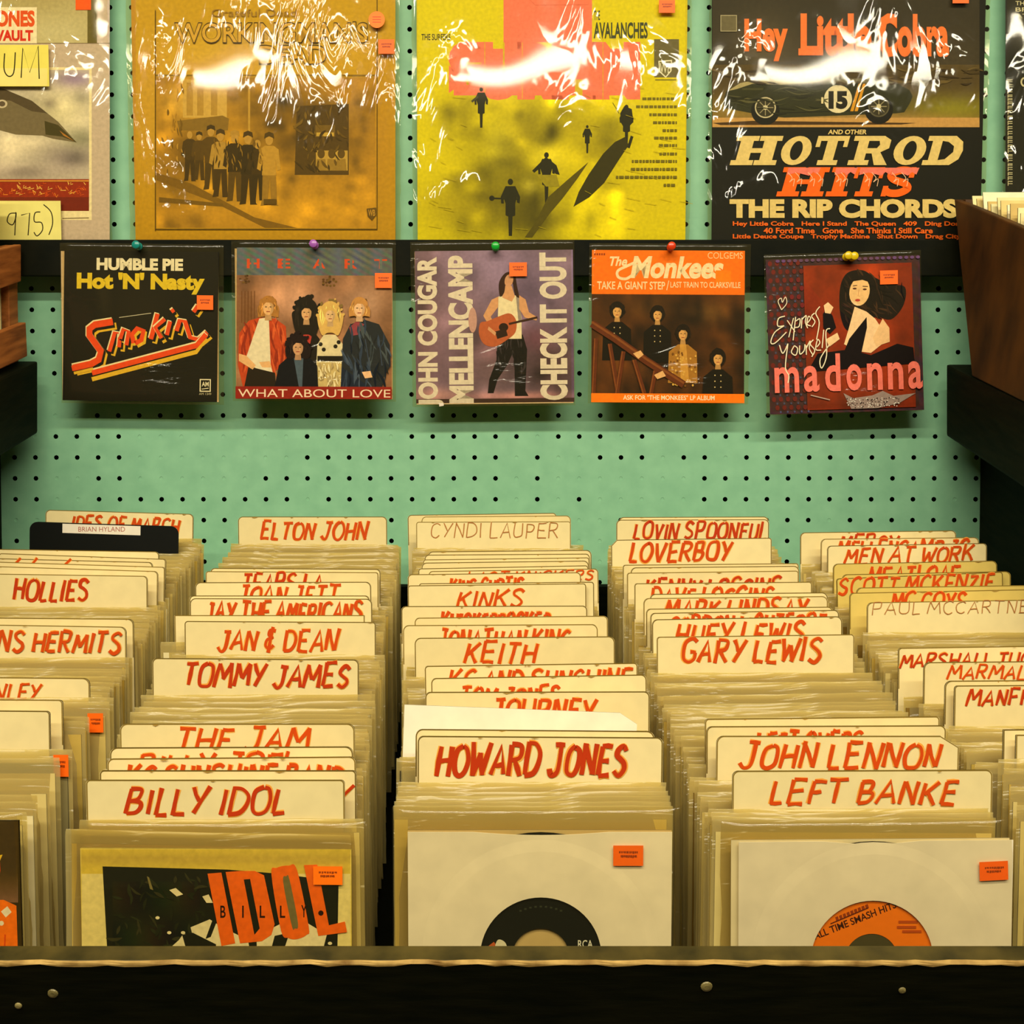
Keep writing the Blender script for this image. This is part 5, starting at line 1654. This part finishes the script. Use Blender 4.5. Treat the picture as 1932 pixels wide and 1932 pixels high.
def art_script(A):
    # laid out upright; the sleeve hangs turned a little
    A.grid(1448, 486, 1738, 778, 30, 30, lambda x, y: (66 + 16 * math.sin(x * .22) * math.sin(y * .22), 40 + 6 * math.sin(x * .2 + 2) * math.sin(y * .21), 44 + 10 * math.sin(x * .17) * math.sin(y * .19)))
    for i in range(6):
        for j in range(18):
            x = 1456 + i * 13 + (j % 2) * 6; y = 494 + j * 16
            if x < 1516:
                A.ell(x, y, 4.2, 5, (112, 34, 30), 0, 8); A.ell(x + 6, y + 8, 2, 2.4, (74, 74, 104), 0, 6)
    A.grid(1518, 500, 1722, 772, 56, 70, mottle(blobs((140, 46, 14), [(1600, 520, 60, 30, (158, 56, 16), .6), (1690, 650, 40, 40, (150, 50, 14), .6), (1560, 700, 50, 60, (96, 28, 12), .6), (1640, 760, 80, 20, (92, 30, 14), .7)]), 2, 1518, 500, 1722, 772, 90, .2, 16, 22))
    for x in range(1470, 1738, 11):
        A.ell(x, 490, 4, 3, (104, 70, 110), 0, 8)
    SK, BK = (240, 196, 140), (22, 14, 10)
    # plain dark-haired figure
    A.poly([(1590, 530), (1604, 514), (1630, 512), (1652, 526), (1680, 540), (1708, 546), (1704, 580), (1680, 606), (1650, 600), (1640, 620), (1600, 626), (1586, 600), (1584, 560)], BK, True)
    A.tex([(1590, 530), (1630, 514), (1680, 540), (1706, 550), (1702, 580), (1650, 600), (1600, 620), (1586, 590)], 60, [(48, 30, 20), (8, 5, 4), (66, 42, 26)], 30, 3, .9, 6, .7)
    A.poly([(1612, 580), (1634, 590), (1650, 604), (1664, 626), (1664, 650), (1640, 668), (1616, 664), (1590, 650), (1600, 620)], SK); A.poly([(1634, 600), (1600, 640), (1588, 668), (1622, 668), (1634, 620)], BK)
    A.poly([(1664, 604), (1676, 622), (1676, 648), (1650, 656), (1644, 640)], (232, 184, 124))
    A.ell(1622, 552, 19, 27, SK, 12, 20); A.ell(1613, 546, 4, 1.8, (90, 50, 40), 0, 8); A.ell(1632, 548, 4, 1.8, (90, 50, 40), 0, 8); A.line([(1610, 541), (1618, 540)], 1.5, (70, 40, 30)); A.line([(1628, 542), (1638, 543)], 1.5, (70, 40, 30))
    A.ell(1618, 568, 5, 2.6, (196, 70, 60), 0, 10); A.line([(1621, 548), (1619, 560), (1623, 561)], 1, (206, 150, 104))
    A.poly([(1600, 536), (1612, 522), (1632, 522), (1644, 536), (1628, 530), (1612, 532)], BK)
    A.poly([(1552, 592), (1560, 580), (1570, 596), (1576, 618), (1564, 630), (1552, 618)], BK); A.poly([(1554, 576), (1562, 570), (1572, 580), (1566, 592), (1556, 590)], SK); A.poly([(1556, 640), (1578, 628), (1582, 640), (1562, 654)], SK)
    A.poly([(1540, 666), (1600, 660), (1640, 672), (1690, 652), (1720, 660), (1722, 690), (1520, 700)], BK)
    W = (232, 222, 204)
    A.poly([(1586, 742), (1604, 752), (1640, 748), (1660, 740), (1680, 750), (1722, 746), (1690, 764), (1650, 772), (1600, 772)], (150, 128, 116))
    rd = random.Random(2)
    for q in range(120):
        A.ell(rd.uniform(1592, 1690), rd.uniform(752, 770), 1.1, 1.1, rd.choice([W, (40, 26, 22)]), 0, 5)
    A.line([(1524, 744), (1560, 754)], 2, (176, 150, 132))
    PK = (238, 118, 98)
    for ch, xa, xb, yt in (('m', 1457, 1503, 690), ('a', 1512, 1541, 689), ('d', 1552, 1581, 667), ('o', 1592, 1621, 688), ('n', 1631, 1660, 687), ('n', 1670, 1699, 687), ('a', 1708, 1735, 686)):
        A.text(ch, xa, yt, xb, 738, PK, .022)
    Cw = (240, 226, 186)
    L = lambda p, w=1.9: A.line(p, w, Cw, True)
    L([(1474, 582), (1468, 566), (1474, 560), (1476, 568), (1482, 558), (1484, 570), (1474, 582)], 1.4)
    # brush script, two words
    L([(1480, 594), (1468, 598), (1466, 612), (1478, 612)]); L([(1478, 612), (1460, 624), (1452, 642), (1460, 644), (1482, 624)])
    L([(1484, 602), (1498, 624)], 1.7); L([(1496, 598), (1486, 634)], 1.7)
    L([(1500, 596), (1494, 640)]); L([(1500, 604), (1508, 600), (1506, 614), (1498, 616)]); L([(1512, 598), (1510, 618)]); L([(1511, 602), (1520, 594), (1518, 606), (1522, 618)])
    L([(1522, 608), (1528, 600), (1524, 596), (1521, 610), (1528, 614)]); L([(1536, 590), (1530, 596), (1536, 606), (1530, 616)]); L([(1546, 578), (1538, 590), (1544, 608), (1538, 640)])
    L([(1468, 648), (1474, 664), (1484, 646)]); L([(1484, 646), (1478, 690), (1484, 706), (1482, 720)]); L([(1496, 650), (1490, 662), (1498, 668), (1502, 656), (1496, 650)])
    L([(1506, 650), (1506, 666), (1514, 660), (1516, 648)]); L([(1518, 650), (1518, 668)]); L([(1518, 656), (1526, 642), (1524, 656), (1530, 668)]); L([(1532, 640), (1526, 648), (1534, 660), (1528, 672)])
    L([(1538, 654), (1544, 646), (1540, 640), (1536, 658), (1546, 660)]); L([(1552, 622), (1548, 656)]); L([(1564, 620), (1556, 626), (1556, 670), (1546, 694), (1544, 676), (1562, 650)])

pinned((118, 460, 420, 762), (121, 476, 411, 757), 'black single with yellow and orange lettering and a teal pin', art_smokin, 21, [(262, 465, (20, 140, 130), 'teal pushpin in the black single with orange lettering')], -.012, (373, 557, 404, 584))
pinned((440, 455, 746, 757), (447, 470, 740, 753), 'single picturing a band of five people, with red bottom strip', art_heart, 22, [(594, 463, (170, 96, 190), 'purple pushpin holding the single that pictures five people')], -.004, (708, 516, 740, 544))
pinned((777, 455, 1085, 766), (785, 475, 1081, 762), 'purple single with a guitarist between upright pale lettering', art_guitar, 23, [(935, 467, (20, 170, 50), 'green pushpin holding the purple guitarist single')], .010, (962, 497, 995, 523))
pinned((1110, 460, 1416, 762), (1116, 473, 1404, 759), 'orange single picturing four dark-haired people behind a rail', art_orange, 24, [(1265, 467, (226, 60, 16), 'red pushpin holding the orange single')], -.006)
pinned((1442, 476, 1742, 780), (1448, 487, 1738, 778), 'tilted dark red single with pink lettering and white brush script', art_script, 25,
       [(1596, 485, (230, 196, 20), 'yellow pushpin, first of two in the tilted dark red single'), (1607, 486, (230, 196, 20), 'yellow pushpin, second of two in the tilted dark red single')], .030, (1661, 514, 1694, 540))

# ------------------------------------------------------------------ floor and ceiling of the shop
def room():
    for name, z0, z1, m in (('floor', -1.16, -1.12, mat_plain('shop_floor', (70, 58, 40), (96, 82, 58), 6, .5)), ('ceiling', 1.42, 1.46, mat_plain('ceiling_panels', (206, 196, 160), (226, 216, 184), 4, .8))):
        mb = MB(); mb.box((-3.2, -3.6, z0), (3.2, 1.85, z1))
        o = mb.build(name, [m]); o['kind'] = 'structure'
room()
